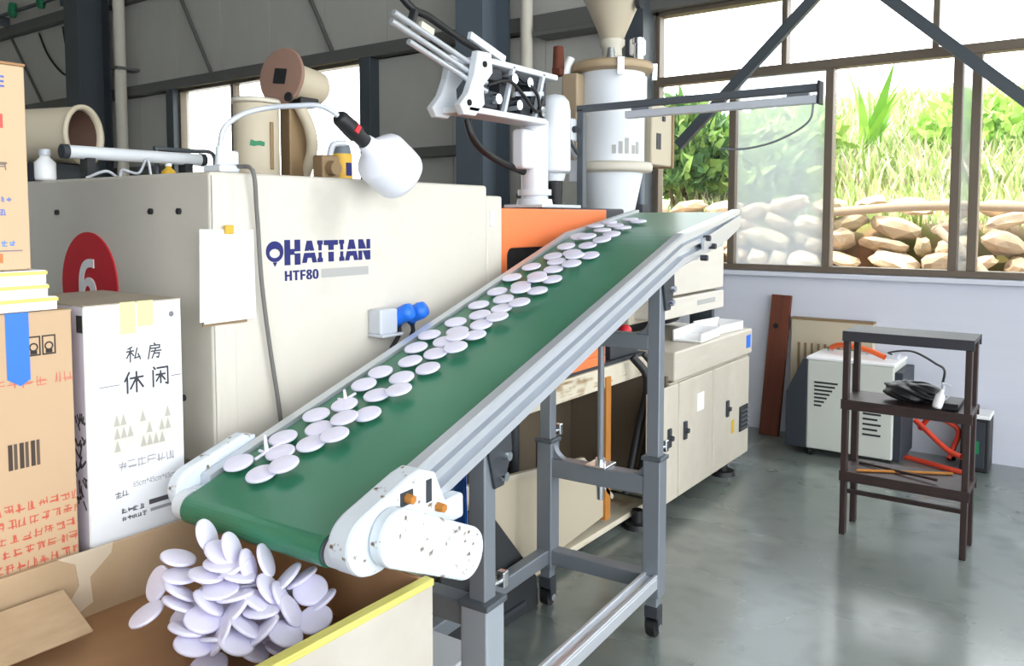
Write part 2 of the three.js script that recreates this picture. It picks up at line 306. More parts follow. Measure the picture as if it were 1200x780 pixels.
{
  scatter(scene, 'hillside_grass', blade(0.05, 0.55, 0.22), leafM, 26000, (d) => {
    const x = 9.3 + rnd() * 8.5, z = rr(-8, 3); d.position.set(x, hy(x, z) - 0.02, z); d.rotation.set(rr(-0.3, 0.3), rr(0, 6.28), 0); const s = rr(0.4, 1.15) * (x < 10.6 ? 0.55 : 1); d.scale.set(s * 1.2, s, s);
  }, ['#9fb86a', '#b4cc80', '#c6d49a', '#8fae5c', '#d6d3b4', '#d9c8bd'], { kind: 'stuff', label: 'sunlit pale green grass covering the hillside outside the window', category: 'grass' });
  const leafG = blade(0.09, 0.17, 0.05);
  const bush = (lab, x, z, r, h, n, cols) => {
    const y0 = hy(x, z), t = thing('bush', lab, 'bush', [x, y0, z]);
    L(t, 'stem', [0, 1, 2, 3].map((k) => cyl(V(0, -0.1, 0), V(Math.cos(k * 1.7) * r * 0.5, h * 0.7, Math.sin(k * 1.7) * r * 0.5), 0.03, 0.012, 6)), std('#7a6a4d', 0.9));
    scatter(t, 'foliage', leafG, leafM, n, (d) => {
      const a = rr(0, 6.28), e = Math.acos(rr(-0.7, 1)), q = Math.pow(rnd(), 0.4) * (0.75 + 0.4 * fbm(a * 1.5 + 9, e * 2 + 5, 512, 2));
      d.position.set(Math.cos(a) * Math.sin(e) * q * r, h * 0.5 + Math.cos(e) * q * h * 0.55, Math.sin(a) * Math.sin(e) * q * r); d.rotation.set(rr(-1, 1), rr(0, 6.28), rr(-1, 1)); d.scale.setScalar(rr(0.7, 1.3));
    }, cols, { kind: 'stuff' });
  };
  bush('dark green leafy bush outside the leftmost window pane behind the hopper', 10.2, -4.6, 0.85, 1.5, 2600, ['#4f7a34', '#6c9440', '#88a850', '#3e6a30']);
  bush('yellow green bush growing high behind the dark bush outside', 10.6, -4.6, 1.0, 1.2, 2000, ['#93b24c', '#a7bf60', '#7c9a42']);
  bush('small low bush outside above the stones beside the window mullion', 9.7, -3.2, 0.5, 0.8, 900, ['#7ea04a', '#98b658', '#5f8a3a']);
  bush('loose yellow green bush behind the hazy glass pane', 11.5, -3.6, 0.9, 1.0, 1300, ['#a9c768', '#bcd27c', '#8fb04e']);
  bush('bright green bush on the slope near the right window edge', 12.4, -1.35, 0.8, 0.8, 1200, ['#a4cc5a', '#8fbe4a', '#bddc7c']);
  const t = thing('banana_plant', 'upright plant with long fresh green leaves on the slope outside', 'plant', [12.2, hy(12.2, -2.75), -2.75]);
  for (let k = 0; k < 11; k++) { const m = L(t, 'leaf', blade(0.2, rr(0.9, 1.5), 0.45), std(['#86b840', '#9cc956', '#74a838'][k % 3], 0.7)); m.rotation.set(rr(0.05, 0.4), k * 0.62, 0); }
}

// ---------------------------------------------------------------- the injection moulding machine
const mach = thing('moulding_machine', 'long beige moulding machine with blue lettering and an orange safety door', 'machine', [3.2, 0, -2.5]);
{
  const ZF = -1.92;
  const longFace = std('#ffffff', 0.42, 0, { map: tex(512, (u, v) => { const n = fbm(u * 6, v * 5, 6, 5), d = Math.hypot((u - 0.34) / 0.085, (v - 0.87) / 0.13) + (n - 0.5) * 1.6, k = Math.max(0, Math.min(1, 1.1 - d)) * 0.28 + Math.max(0, n - 0.62) * 0.6; return mixc(mixc(C('#cec8bd'), C('#d7d2c8'), n), C('#87837d'), k); }) });
  W(mach, 'clamp_guard', bx(1.291, 2.5, 0.92, 1.726, -3.15, ZF, 0.012), [M.beige, M.beige, M.beige, M.beige, longFace, M.beige]);
  W(mach, 'guard_end', bx(2.5, 2.6, 0.92, 1.688, -3.1, ZF - 0.002, 0.01), M.beige);
  W(mach, 'end_strip', bx(1.296, 1.36, 0.92, 1.715, ZF - 0.004, ZF + 0.004, 0.002), M.beige);
  each(mach, 'bolt', [[-2.2, 1.62], [-2.15, 1.0], [-2.06, 1.62], [-2.06, 1.1], [-2.75, 1.62]].map(([z, y]) => cyl(V(1.283, y, z), V(1.293, y, z), 0.009, 0.009, 10)), M.dark);
  // number sign on the end face
  const sign = W(mach, 'number_sign', cyl(V(1.286, 1.39, -2.56), V(1.291, 1.39, -2.56), 0.168, 0.168, 48), M.red, { label: 'round red sign with a white 6' });
  const six = text('6', 0.105, 0.165, 0.003).rotateY(-Math.PI / 2).translate(1.2855, 1.31, -2.615);
  W(sign, 'numeral', six, M.white);
  // maker's lettering on the long face
  const let1 = [...'HAITIAN'], xs = [1.532, 1.596, 1.655, 1.681, 1.742, 1.766, 1.823], ws = [0.056, 0.055, 0.019, 0.054, 0.019, 0.054, 0.05];
  let1.forEach((c, i) => W(mach, 'letter', text(c, ws[i], i ? 0.066 : 0.074, 0.003, 0.035).translate(xs[i], (i ? 1.468 : 1.464), ZF), M.navy));
  W(mach, 'emblem', (() => { const e = new THREE.Shape(); e.absarc(1.497, 1.505, 0.03, 0, Math.PI * 2); const h = new THREE.Path(); h.absellipse(1.497, 1.5, 0.019, 0.013, 0, Math.PI * 2); e.holes.push(h); return [shapeXY(e, ZF, ZF + 0.0025), slabXY([[1.49, 1.474], [1.504, 1.474], [1.497, 1.462]], ZF, ZF + 0.0025)]; })(), M.navy);
  W(mach, 'lettering_slit', bx(1.566, 1.876, 1.498, 1.5035, ZF + 0.001, ZF + 0.0042), M.beige);
  W(mach, 'model_lettering', text('HTF80', 0.125, 0.03, 0.002).translate(1.532, 1.418, ZF), M.navy);
  W(mach, 'grey_strip', bx(1.67, 1.865, 1.42, 1.447, ZF, ZF + 0.0015), M.grayInk);
  W(mach, 'small_plate', bx(2.515, 2.54, 1.57, 1.63, ZF - 0.003, ZF + 0.006, 0.003), M.white);
  // orange safety door on its track
  W(mach, 'safety_door', (() => { const s = new THREE.Shape([[2.61, 0.93], [3.5, 0.93], [3.5, 1.642], [2.61, 1.642]].map((p) => new THREE.Vector2(...p))); const h = new THREE.Path(); h.moveTo(2.68, 1.3); h.lineTo(3.0, 1.3); h.lineTo(3.0, 1.478); h.lineTo(2.72, 1.478); h.quadraticCurveTo(2.68, 1.478, 2.68, 1.44); h.closePath(); s.holes.push(h); return shapeXY(s, -2.0, -1.955, 0.006); })(), M.orange);
  W(mach, 'door_window', bx(2.67, 3.01, 1.29, 1.49, -1.99, -1.975), M.darkHole);
  W(mach, 'mould_cover', [bx(2.61, 3.5, 0.93, 1.63, -2.9, -2.86, 0.01), bx(2.61, 3.5, 1.6, 1.635, -2.86, -2.0, 0.006)], M.orange);
  W(mach, 'tray_lip', bx(3.04, 3.5, 0.885, 0.93, -2.05, -1.955, 0.006), M.orange);
  // bed: ledge, recess, chute
  W(mach, 'bed_ledge', bx(2.3, 3.95, 0.765, 0.868, -2.3, -1.95, 0.006), M.beigeWorn);
  W(mach, 'bed_rail', bx(2.3, 3.95, 0.868, 0.885, -2.2, -1.965), M.castIron);
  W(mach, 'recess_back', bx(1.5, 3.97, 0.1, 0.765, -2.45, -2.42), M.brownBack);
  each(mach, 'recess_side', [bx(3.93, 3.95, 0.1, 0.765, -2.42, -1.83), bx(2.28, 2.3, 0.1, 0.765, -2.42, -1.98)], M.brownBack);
  W(mach, 'chute_panel', slabXY([[2.2, 0.08], [3.05, 0.08], [3.56, 0.125], [3.56, 0.2], [3.3, 0.45], [2.2, 0.58]], -1.99, -1.955, 0.004), M.fawn);
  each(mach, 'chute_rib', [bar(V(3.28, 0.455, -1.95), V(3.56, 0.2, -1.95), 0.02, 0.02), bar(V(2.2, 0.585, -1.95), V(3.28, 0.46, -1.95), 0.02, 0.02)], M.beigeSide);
  W(mach, 'rusty_post', bx(3.485, 3.535, 0.1, 0.82, -1.975, -1.94, 0.004), M.rust, { label: 'rust orange upright' });
  W(mach, 'base_flange', bx(1.32, 3.95, 0.045, 0.075, -2.4, -1.935, 0.004), M.beigeWorn);
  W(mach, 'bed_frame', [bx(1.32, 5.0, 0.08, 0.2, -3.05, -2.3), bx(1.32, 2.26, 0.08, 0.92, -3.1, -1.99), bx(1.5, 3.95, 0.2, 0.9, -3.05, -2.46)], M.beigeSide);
  each(mach, 'inner_pipe', [cyl(V(3.2, 0.12, -2.3), V(3.2, 0.76, -2.3), 0.03, 0.03, 12), cyl(V(3.36, 0.12, -2.25), V(3.36, 0.5, -2.25), 0.02, 0.02, 12)], M.castIron);
  for (const [x, r] of [[3.68, 0.022], [3.8, 0.016]]) W(mach, 'hydraulic_hose', tube([[x, 0.9, -1.9], [x + 0.04, 0.8, -1.84], [x + 0.02, 0.5, -1.88], [x - 0.02, 0.2, -1.92]], r, 24, 8), M.blackPlastic);
  W(mach, 'manifold', [bx(3.6, 3.9, 0.885, 0.98, -2.4, -1.98, 0.01), cyl(V(3.66, 0.98, -2.1), V(3.66, 1.06, -2.1), 0.04), cyl(V(3.8, 0.98, -2.15), V(3.8, 1.12, -2.15), 0.03)], M.castIron);
  W(mach, 'red_knob', new THREE.SphereGeometry(0.035, 16, 12).translate(3.73, 1.02, -1.97), M.red, { label: 'small red knob' });
  // fixed platen and injection unit
  W(mach, 'platen', bx(3.42, 4.05, 0.9, 1.653, -2.85, -2.15, 0.012), M.castIron);
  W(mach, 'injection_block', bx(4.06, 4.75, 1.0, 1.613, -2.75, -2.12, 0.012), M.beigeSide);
  W(mach, 'injection_guard', [bx(4.25, 5.08, 1.155, 1.56, -2.7, -1.97, 0.012)], M.beige);
  W(mach, 'guard_skirt', bx(4.12, 5.05, 1.03, 1.143, -2.6, -1.955, 0.01), M.beige);
  W(mach, 'faded_print', bx(4.5, 4.66, 1.35, 1.372, -1.97, -1.9685), M.grayInk);
  W(mach, 'faded_print', bx(4.62, 4.9, 1.078, 1.108, -1.955, -1.9535), M.grayInk);
  W(mach, 'heater_barrel', cyl(V(3.9, 0.985, -2.3), V(5.0, 0.985, -2.3), 0.075, 0.075, 24), M.blackPlastic);
  W(mach, 'guard_bracket', bx(5.07, 5.11, 0.9, 1.2, -2.2, -2.04, 0.006), M.slate);
  // base cabinet with doors
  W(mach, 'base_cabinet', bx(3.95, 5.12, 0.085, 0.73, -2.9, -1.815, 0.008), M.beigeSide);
  W(mach, 'cabinet_top', bx(3.96, 5.14, 0.735, 0.895, -2.9, -1.795, 0.012), M.beigeBase);
  for (const [a, b, hx] of [[3.66, 4.02, 3.9], [4.03, 4.5, 4.1], [4.51, 5.1, 4.72]]) {
    const d = W(mach, 'cabinet_door', bx(a, b, 0.1, 0.722, -1.815, -1.798, 0.006), M.beigeBase);
    W(d, 'handle', [bx(hx - 0.018, hx + 0.018, 0.4, 0.5, -1.798, -1.786, 0.004), cyl(V(hx, 0.45, -1.79), V(hx, 0.45, -1.77), 0.014, 0.014, 12)], M.castIron);
  }
  const vent = W(mach, 'vent_frame', bx(4.93, 5.07, 0.26, 0.42, -1.799, -1.79, 0.004), M.dark);
  for (let k = 0; k < 5; k++) W(vent, 'louver', bx(4.94, 5.06, 0.275 + k * 0.028, 0.285 + k * 0.028, -1.792, -1.782), M.steelDark);
  W(mach, 'yellow_label', bx(4.8, 4.84, 0.28, 0.36, -1.798, -1.795), M.yellow, { label: 'small yellow label' });
  W(mach, 'white_label', bx(4.27, 4.36, 0.52, 0.62, -1.798, -1.795), M.paper, { label: 'small white label' });
  W(mach, 'blue_sticker', bx(5.03, 5.1, 0.78, 0.86, -1.795, -1.792), M.blue, { label: 'blue sticker' });
  for (const [x, z] of [[1.5, -2.05], [3.3, -2.05], [4.85, -1.87], [3.75, -1.9], [1.5, -3.0], [4.85, -2.8]]) W(mach, 'leveling_foot', [cyl(V(x, 0, z), V(x, 0.025, z), 0.08, 0.07, 18), cyl(V(x, 0.02, z), V(x, 0.09, z), 0.03, 0.03, 12)], M.blackPlastic);
}
// loose things on the base cabinet
for (const [x0, x1, y, z0, z1, rot, lab] of [[4.33, 4.68, 0.897, -1.99, -1.82, 0.08, 'white plastic sheet lying on the beige machine base, nearer the conveyor'], [4.74, 5.06, 0.897, -2.02, -1.84, -0.1, 'white folded tray resting on the far end of the machine base']]) {
  const t = thing('white_tray', lab, 'tray', [(x0 + x1) / 2, y, (z0 + z1) / 2], rot);
  const w = x1 - x0, d = z1 - z0;
  L(t, 'tray_base', bx(-w / 2, w / 2, 0, 0.012, -d / 2, d / 2, 0.003), M.white);
  L(t, 'tray_wall', [bx(-w / 2, w / 2, 0.012, 0.05, d / 2 - 0.01, d / 2), bx(-w / 2, w / 2, 0.012, 0.065, -d / 2, -d / 2 + 0.01), bx(w / 2 - 0.01, w / 2, 0.012, 0.055, -d / 2, d / 2)], M.white);
}
// sheets of paper hung over the guard's corner
{
  const t = thing('hanging_document', 'white paper document hanging on the corner of the beige guard', 'document', [1.335, 1.57, -1.912]);
  const a = L(t, 'sheet', bx(-0.083, 0.079, -0.245, 0, 0, 0.002), M.paper); a.rotation.z = -0.02;
  const b = L(t, 'sheet', bx(-0.08, 0.082, -0.248, -0.002, 0.003, 0.005), M.paper); b.rotation.z = 0.012;
  L(t, 'backing_board', bx(-0.078, 0.06, -0.256, -0.03, -0.004, -0.001), M.brassBrown);
  const p = L(t, 'faint_writing', Array.from({ length: 9 }, (_, k) => bx(-0.06, rr(0.0, 0.06), -0.05 - k * 0.019, -0.048 - k * 0.019, 0.005, 0.0055)), std('#d9dbe3', 0.8));
  L(t, 'yellow_clip', bx(-0.012, 0.014, -0.012, 0.012, 0.004, 0.014, 0.003), M.yellow, { label: 'yellow clip' });
}
// socket box with blue plugs
{
  const t = thing('socket_box', 'grey socket box with two blue plug covers on the beige guard', 'socket', [1.905, 1.262, -1.92]);
  t.scale.setScalar(0.82);
  L(t, 'housing', bx(-0.053, 0.045, -0.045, 0.055, 0, 0.07, 0.008), M.paleGrey);
  L(t, 'base_lip', bx(-0.056, 0.06, -0.055, -0.043, 0, 0.085, 0.004), M.paleGrey);
  for (const [x, ry] of [[0.07, 0.5], [0.15, 0.5]]) {
    const c = L(t, 'plug_cover', [lathe([[0, 0.075], [0.03, 0.07], [0.036, 0.05], [0.034, 0], [0.045, -0.012], [0.0, -0.014]], 20).rotateX(Math.PI / 2 - 0.5).rotateZ(-0.5)], M.blue, { label: 'bright blue plug cover' });
    c.position.set(x, 0.015, 0.045);
    L(t, 'plug_cord', tube([[x, -0.01, 0.04], [x + 0.01, -0.05, 0.045], [x - 0.02, -0.11, 0.03], [x - 0.06, -0.2, 0.012]], 0.009, 16, 8), M.blackPlastic);
  }
}
// lamp: clamped base, thin gooseneck, black socket, large white bulb, lead running down the guard
{
  const t = thing('work_lamp', 'work lamp with large white bulb on a thin gooseneck above the guard', 'lamp', [1.377, 1.726, -1.99]);
  W(t, 'base', [bx(1.345, 1.41, 1.7275, 1.748, -2.03, -1.95, 0.006), cyl(V(1.375, 1.748, -1.99), V(1.375, 1.8, -1.99), 0.016, 0.012, 14), bx(1.385, 1.43, 1.748, 1.79, -2.02, -1.98, 0.008)], M.whitePaint);
  W(t, 'gooseneck', tube([[1.372, 1.79, -1.99], [1.385, 1.85, -1.985], [1.43, 1.89, -1.97], [1.5, 1.915, -1.95], [1.55, 1.922, -1.89], [1.6, 1.923, -1.835], [1.63, 1.906, -1.812], [1.652, 1.889, -1.805]], 0.008, 50, 8), M.paleGrey);
  const a = V(1.648, 1.891, -1.805), dir = V(0.84, -0.54, 0.02).normalize(), q = new THREE.Quaternion().setFromUnitVectors(V(0, 1, 0), dir);
  const put = (g) => g.applyQuaternion(q).translate(a.x, a.y, a.z);
  W(t, 'socket', put(lathe([[0, -0.01], [0.018, -0.01], [0.024, 0.0], [0.026, 0.03], [0.024, 0.034], [0.027, 0.04], [0.027, 0.075], [0.022, 0.08], [0.022, 0.12], [0, 0.12]], 24)), M.blackPlastic);
  W(t, 'socket_label', put(bx(-0.012, 0.012, 0.045, 0.06, 0.024, 0.03)), M.red);
  W(t, 'bulb', put(lathe([[0, 0.115], [0.026, 0.115], [0.031, 0.14], [0.05, 0.155], [0.082, 0.18], [0.087, 0.192], [0.088, 0.25], [0.086, 0.285], [0.08, 0.298], [0.06, 0.303], [0, 0.305]], 40)), std('#eef0fb', 0.3));
  W(t, 'lead', tube([[1.405, 1.742, -2.0], [1.404, 1.744, -1.94], [1.41, 1.736, -1.9], [1.424, 1.62, -1.9], [1.436, 1.42, -1.9], [1.462, 1.22, -1.9], [1.49, 1.04, -1.9], [1.5, 0.93, -1.9]], 0.006, 60, 8), std('#6c6a67', 0.6));
}
// things standing on the clamp guard
{
  const o = thing('lubricator_tank', 'cream lubricator tank with green mark and sight slot on the guard', 'tank', [1.88, 1.726, -2.5]);
  L(o, 'tank_body', lathe([[0, 0.012], [0.08, 0.012], [0.085, 0.02], [0.085, 0.285], [0, 0.29]], 40).scale(1, 1, 0.85), M.fawn);
  L(o, 'tank_lid', lathe([[0, 0.285], [0.09, 0.285], [0.092, 0.295], [0.088, 0.305], [0, 0.307]], 40).scale(1, 1, 0.85), M.pipe);
  L(o, 'sight_glass', bx(-0.008, 0.008, 0.05, 0.22, 0.071, 0.078, 0.004).rotateY(0.12), M.brassBrown);
  L(o, 'green_mark', slabXY([[0, 0.003], [0.014, 0], [0.03, 0.004], [0.05, 0.001], [0.052, 0.015], [0.036, 0.02], [0.02, 0.018], [0.004, 0.024]], 0, 0.003).translate(-0.03, 0, 0.073).rotateY(-0.55).translate(-0.002, 0.13, 0), M.green);
  L(o, 'tank_base', bx(-0.08, 0.08, 0, 0.014, -0.065, 0.065), M.castIron);
  const m = thing('blower_motor', 'round cream motor with a rust brown disc cover above the tank', 'motor', [2.06, 1.726, -2.5]);
  L(m, 'stand', [bx(-0.03, 0.06, 0, 0.3, -0.06, 0.0, 0.006), bx(-0.06, 0.1, 0, 0.012, -0.1, 0.05)], M.brassBrown);
  const disc = L(m, 'disc_cover', [lathe([[0, 0], [0.05, 0], [0.103, 0.004], [0.11, 0.014], [0.103, 0.024], [0, 0.024]], 40)], M.terracotta, { label: 'rust brown disc cover' });
  const qn = new THREE.Quaternion().setFromUnitVectors(V(0, 1, 0), V(-0.97, 0.1, 0.12).normalize());
  disc.quaternion.copy(qn); disc.position.set(-0.05, 0.4, 0.0);
  const hole = L(m, 'center_opening', bx(-0.028, 0.028, 0.022, 0.028, -0.028, 0.03), M.darkHole); hole.quaternion.copy(qn); hole.position.copy(disc.position);
  const b2 = L(m, 'cover_bolt', cyl(V(-0.075, 0.02, 0.06), V(-0.075, 0.03, 0.06), 0.018, 0.018, 12), M.blackPlastic); b2.quaternion.copy(qn); b2.position.copy(disc.position);
  const mot = L(m, 'motor_housing', [lathe([[0, -0.19], [0.055, -0.19], [0.066, -0.175], [0.068, -0.03], [0.055, -0.01], [0, -0.01]], 32)], M.fawn); mot.quaternion.copy(qn); mot.position.copy(disc.position);
  L(m, 'flexible_duct', tube([[0.0, 0.3, 0.02], [0.03, 0.22, 0.04], [0.05, 0.14, 0.03], [0.05, 0.01, -0.03]], 0.022, 20, 12), M.fawn);
  L(m, 'cradle', bx(0.0, 0.09, 0.3, 0.335, -0.05, 0.03, 0.006), M.blackPlastic);
  const k = thing('can', 'small yellow and blue labelled can on the guard beside the motor', 'can', [2.21, 1.726, -2.42]);
  L(k, 'can_body', cyl(V(0, 0, 0), V(0, 0.125, 0), 0.045, 0.045, 28), M.yellow);
  L(k, 'blue_label', bx(-0.012, 0.014, 0.04, 0.09, 0.04, 0.047), M.navy);
  L(k, 'can_cap', cyl(V(0, 0.125, 0), V(0, 0.16, 0), 0.042, 0.035, 24), M.slateBlue);
  const j = thing('gear_pump', 'small brown pump standing between the cream tank and the can', 'pump', [2.08, 1.726, -2.36]);
  L(j, 'pump_body', [bx(-0.04, 0.045, 0, 0.11, -0.03, 0.03, 0.01), cyl(V(0, 0.06, 0.02), V(0, 0.06, 0.06), 0.03, 0.026, 18)], M.brassBrown);
  L(j, 'outlet', tube([[0.02, 0.11, 0], [0.03, 0.15, 0.01], [0.08, 0.16, 0.02]], 0.012, 14, 8), M.paleGrey);
}
{
  // left rear of the guard top: open-ended barrel, white tube, railing, small bits
  const t = thing('metal_barrel', 'open ended cream barrel lying on the guard beside the tall carton', 'barrel', [1.4, 1.726, -3.0]);
  const ax = (g) => g.rotateX(Math.PI / 2).rotateY(0.5).translate(0.0, 0.165, -0.02);
  L(t, 'shell', ax(lathe([[0.075, -0.24], [0.093, -0.1], [0.1, 0.12], [0.106, 0.122], [0.106, 0.135], [0.092, 0.135], [0.088, 0.12], [0.07, -0.23], [0.075, -0.24]], 36)), M.fawn);
  L(t, 'inner_cone', ax(lathe([[0, -0.12], [0.07, -0.1], [0.0865, 0.118]], 30)), std('#5d4438', 0.8));
  L(t, 'cradle', [bx(-0.12, 0.12, 0, 0.07, -0.12, -0.07, 0.005), bx(-0.1, 0.12, 0, 0.065, 0.03, 0.07, 0.005)], M.castIron);
  const u = thing('white_tube', 'long white tube lamp lying raised along the guard top', 'tube', [1.58, 1.726, -2.75]);
  L(u, 'tube_body', cyl(V(-0.25, 0.093, -0.005), V(0.23, 0.093, 0.0), 0.022, 0.022, 18), M.whitePaint);
  L(u, 'end_cap', [cyl(V(-0.27, 0.093, -0.005), V(-0.25, 0.093, -0.005), 0.024, 0.024, 16), cyl(V(0.23, 0.093, 0), V(0.25, 0.093, 0), 0.024, 0.024, 16)], M.castIron);
  L(u, 'support', [bx(-0.2, -0.17, 0, 0.075, -0.03, 0.02, 0.003), bx(0.16, 0.19, 0, 0.075, -0.03, 0.02, 0.003)], M.dark);
  const w = thing('hand_rail', 'thin grey bent hand rail behind the white tube', 'rail', [1.83, 1.726, -2.82]);
  L(w, 'rail_tube', tube([[-0.16, 0.13, 0], [0.0, 0.13, 0], [0.075, 0.13, 0], [0.09, 0.115, 0], [0.092, 0.06, 0], [0.092, 0, 0]], 0.008, 40, 8), M.steelDark);
  L(w, 'rail_post', cyl(V(-0.15, 0, 0), V(-0.15, 0.13, 0), 0.008, 0.008, 8), M.steelDark);
  const y = thing('yellow_bottle', 'small yellow bottle under the white tube on the guard', 'bottle', [1.64, 1.726, -2.68]);
  L(y, 'bottle_body', lathe([[0, 0], [0.022, 0], [0.024, 0.02], [0.024, 0.04], [0.01, 0.052], [0.01, 0.058], [0, 0.058]], 20), M.yellow);
  L(y, 'cap', cyl(V(0, 0.058, 0), V(0, 0.068, 0), 0.011, 0.011, 12), M.white);
  const z = thing('coiled_wire', 'loose pale wire coiled under the white tube near the barrel', 'wire', [1.44, 1.726, -2.7]);
  L(z, 'wire_loop', tube([[-0.08, 0.006, 0], [-0.03, 0.03, 0.03], [0.03, 0.012, 0], [0.06, 0.04, -0.03], [0.1, 0.03, 0], [0.12, 0.08, 0.02], [0.13, 0.006, 0.03]], 0.005, 50, 6), M.paleGrey);
  const ws = thing('white_bottle', 'white plastic bottle at the rear left corner of the guard', 'bottle', [1.315, 1.726, -2.88]);
  L(ws, 'bottle_body', lathe([[0, 0], [0.03, 0], [0.033, 0.01], [0.033, 0.06], [0.016, 0.078], [0.016, 0.085], [0, 0.085]], 24), M.white);
  L(ws, 'cap', cyl(V(0, 0.085, 0), V(0, 0.105, 0), 0.018, 0.017, 14), M.paleGrey);
}

// ---------------------------------------------------------------- robot on the platen
{
  const z = -2.4, t = thing('picker_robot', 'white picking robot with angled twin rods above the orange door', 'robot', [3.6, 1.655, z]);
  const w = (n, g, m, e) => W(t, n, g, m, e);
  w('foot_flange', [cyl(V(3.53, 1.655, z), V(3.53, 1.7, z), 0.1, 0.09, 28), bx(3.42, 3.8, 1.655, 1.672, z - 0.12, z + 0.12, 0.004)], M.whitePaint);
  w('column', [cyl(V(3.53, 1.7, z), V(3.53, 2.1, z), 0.07, 0.072, 32), cyl(V(3.53, 1.72, z), V(3.53, 1.75, z), 0.088, 0.088, 28)], M.whitePaint);
  w('swing_cylinder', [lathe([[0, 0], [0.078, 0], [0.085, 0.02], [0.085, 0.33], [0.075, 0.38], [0.05, 0.41], [0, 0.42]], 32).translate(3.69, 1.84, z + 0.02), cyl(V(3.69, 1.8, z + 0.02), V(3.69, 1.84, z + 0.02), 0.05, 0.06, 20)], M.whitePaint);
  w('cylinder_base', cyl(V(3.7, 1.675, z + 0.02), V(3.69, 1.8, z + 0.02), 0.035, 0.045, 16), M.blackPlastic);
  w('side_bracket', [bx(3.78, 3.86, 2.02, 2.14, z + 0.02, z + 0.07, 0.008), bar(V(3.76, 2.06, z + 0.045), V(3.95, 1.86, z + 0.045), 0.02, 0.03), bx(3.36, 3.47, 1.85, 2.05, z - 0.03, z + 0.05, 0.02), bx(3.86, 3.97, 1.8, 1.92, z, z + 0.055, 0.01)], M.whitePaint);
  w('cable_clamp', [cyl(V(3.8, 2.08, z + 0.07), V(3.8, 2.08, z + 0.09), 0.018, 0.018, 12), bar(V(3.72, 2.02, z + 0.09), V(3.81, 1.95, z + 0.09), 0.012, 0.016)], M.castIron);
  // carriage frame
  w('upper_plate', bx(2.98, 3.63, 2.315, 2.345, z - 0.09, z + 0.08, 0.008), M.whitePaint);
  w('lower_plate', bx(2.86, 3.5, 2.075, 2.105, z - 0.06, z + 0.1, 0.008), M.whitePaint);
  w('end_plate', slabXY([[2.93, 2.355], [3.03, 2.36], [3.04, 2.27], [2.97, 2.2], [2.98, 2.12], [2.91, 2.06], [2.83, 2.06], [2.8, 2.1], [2.86, 2.16], [2.9, 2.24]], z + 0.06, z + 0.1, 0.006), M.whitePaint);
  w('end_plate', slabXY([[2.93, 2.355], [3.03, 2.36], [3.04, 2.27], [2.97, 2.2], [2.98, 2.12], [2.91, 2.06], [2.83, 2.06], [2.8, 2.1], [2.86, 2.16], [2.9, 2.24]], z - 0.1, z - 0.06, 0.006), M.whitePaint);
  w('pivot_hole', [cyl(V(2.975, 2.3, z + 0.098), V(2.975, 2.3, z + 0.106), 0.014, 0.014, 14), cyl(V(2.862, 2.115, z + 0.098), V(2.862, 2.115, z + 0.106), 0.014, 0.014, 14)], M.darkHole);
  w('drive_block', [bx(3.06, 3.18, 2.25, 2.31, z - 0.05, z + 0.05, 0.006), bx(3.2, 3.3, 2.12, 2.3, z - 0.05, z + 0.02, 0.006), bx(3.42, 3.56, 2.18, 2.3, z - 0.05, z + 0.05, 0.006), bx(3.02, 3.14, 2.12, 2.2, z - 0.05, z + 0.05, 0.006), bx(3.32, 3.4, 2.1, 2.2, z - 0.04, z + 0.06, 0.006)], M.castIron);
  each(t, 'valve', [[3.1, 2.16], [3.23, 2.27], [3.36, 2.27], [3.47, 2.14], [3.27, 2.15]].map(([x, y]) => cyl(V(x, y, z + 0.02), V(x, y, z + 0.09), 0.026, 0.024, 16)), M.chrome);
  w('cross_strut', [bar(V(3.16, 2.1, z + 0.07), V(3.24, 2.33, z + 0.07), 0.02, 0.02), bar(V(3.42, 2.1, z + 0.07), V(3.5, 2.33, z + 0.07), 0.02, 0.02), bar(V(3.24, 2.2, z + 0.08), V(3.48, 2.23, z + 0.08), 0.018, 0.02)], M.paleGrey);
  w('air_tube', [tube([[3.05, 2.22, z + 0.06], [3.16, 2.25, z + 0.1], [3.28, 2.2, z + 0.1], [3.4, 2.13, z + 0.1], [3.48, 2.2, z + 0.08]], 0.009, 30, 8), tube([[3.3, 2.3, z + 0.05], [3.4, 2.22, z + 0.1], [3.45, 2.12, z + 0.09], [3.54, 2.1, z + 0.06]], 0.009, 30, 8)], M.blackPlastic);
  // rods reaching up and out
  const rod = (dx, dy, dz, l0, l1) => cyl(V(2.97 + dx - 0.53 * l1, 2.28 + dy + 0.135 * l1, z + dz), V(2.97 + dx + 0.1 - 0.53 * l0, 2.28 + dy - 0.03 + 0.135 * l0, z + dz), 0.0125, 0.0125, 14);
  w('guide_rod', rod(0.0, 0.018, 0.05, 0, 1), M.alu); w('guide_rod', rod(-0.015, -0.02, 0.05, 0, 1), M.alu); w('guide_rod', rod(-0.03, -0.06, 0.06, 0, 0.8), M.alu);
  w('rod_bracket', bar(V(2.6, 2.405, z + 0.045), V(2.68, 2.385, z + 0.045), 0.02, 0.05), M.pipe);
  w('hose_bracket', bar(V(2.99, 2.445, z), V(3.26, 2.375, z), 0.02, 0.035), M.whitePaint);
  w('hose_clamp', bar(V(2.55, 2.4, z + 0.04), V(2.585, 2.47, z + 0.03), 0.03, 0.03, 0.006), M.blackPlastic);
  w('air_hose', tube([[2.55, 2.75, z - 0.05], [2.53, 2.58, z - 0.03], [2.6, 2.49, z], [2.7, 2.475, z], [2.96, 2.42, z - 0.02], [3.15, 2.39, z - 0.03], [3.3, 2.36, z - 0.04]], 0.017, 60, 10), M.blackPlastic);
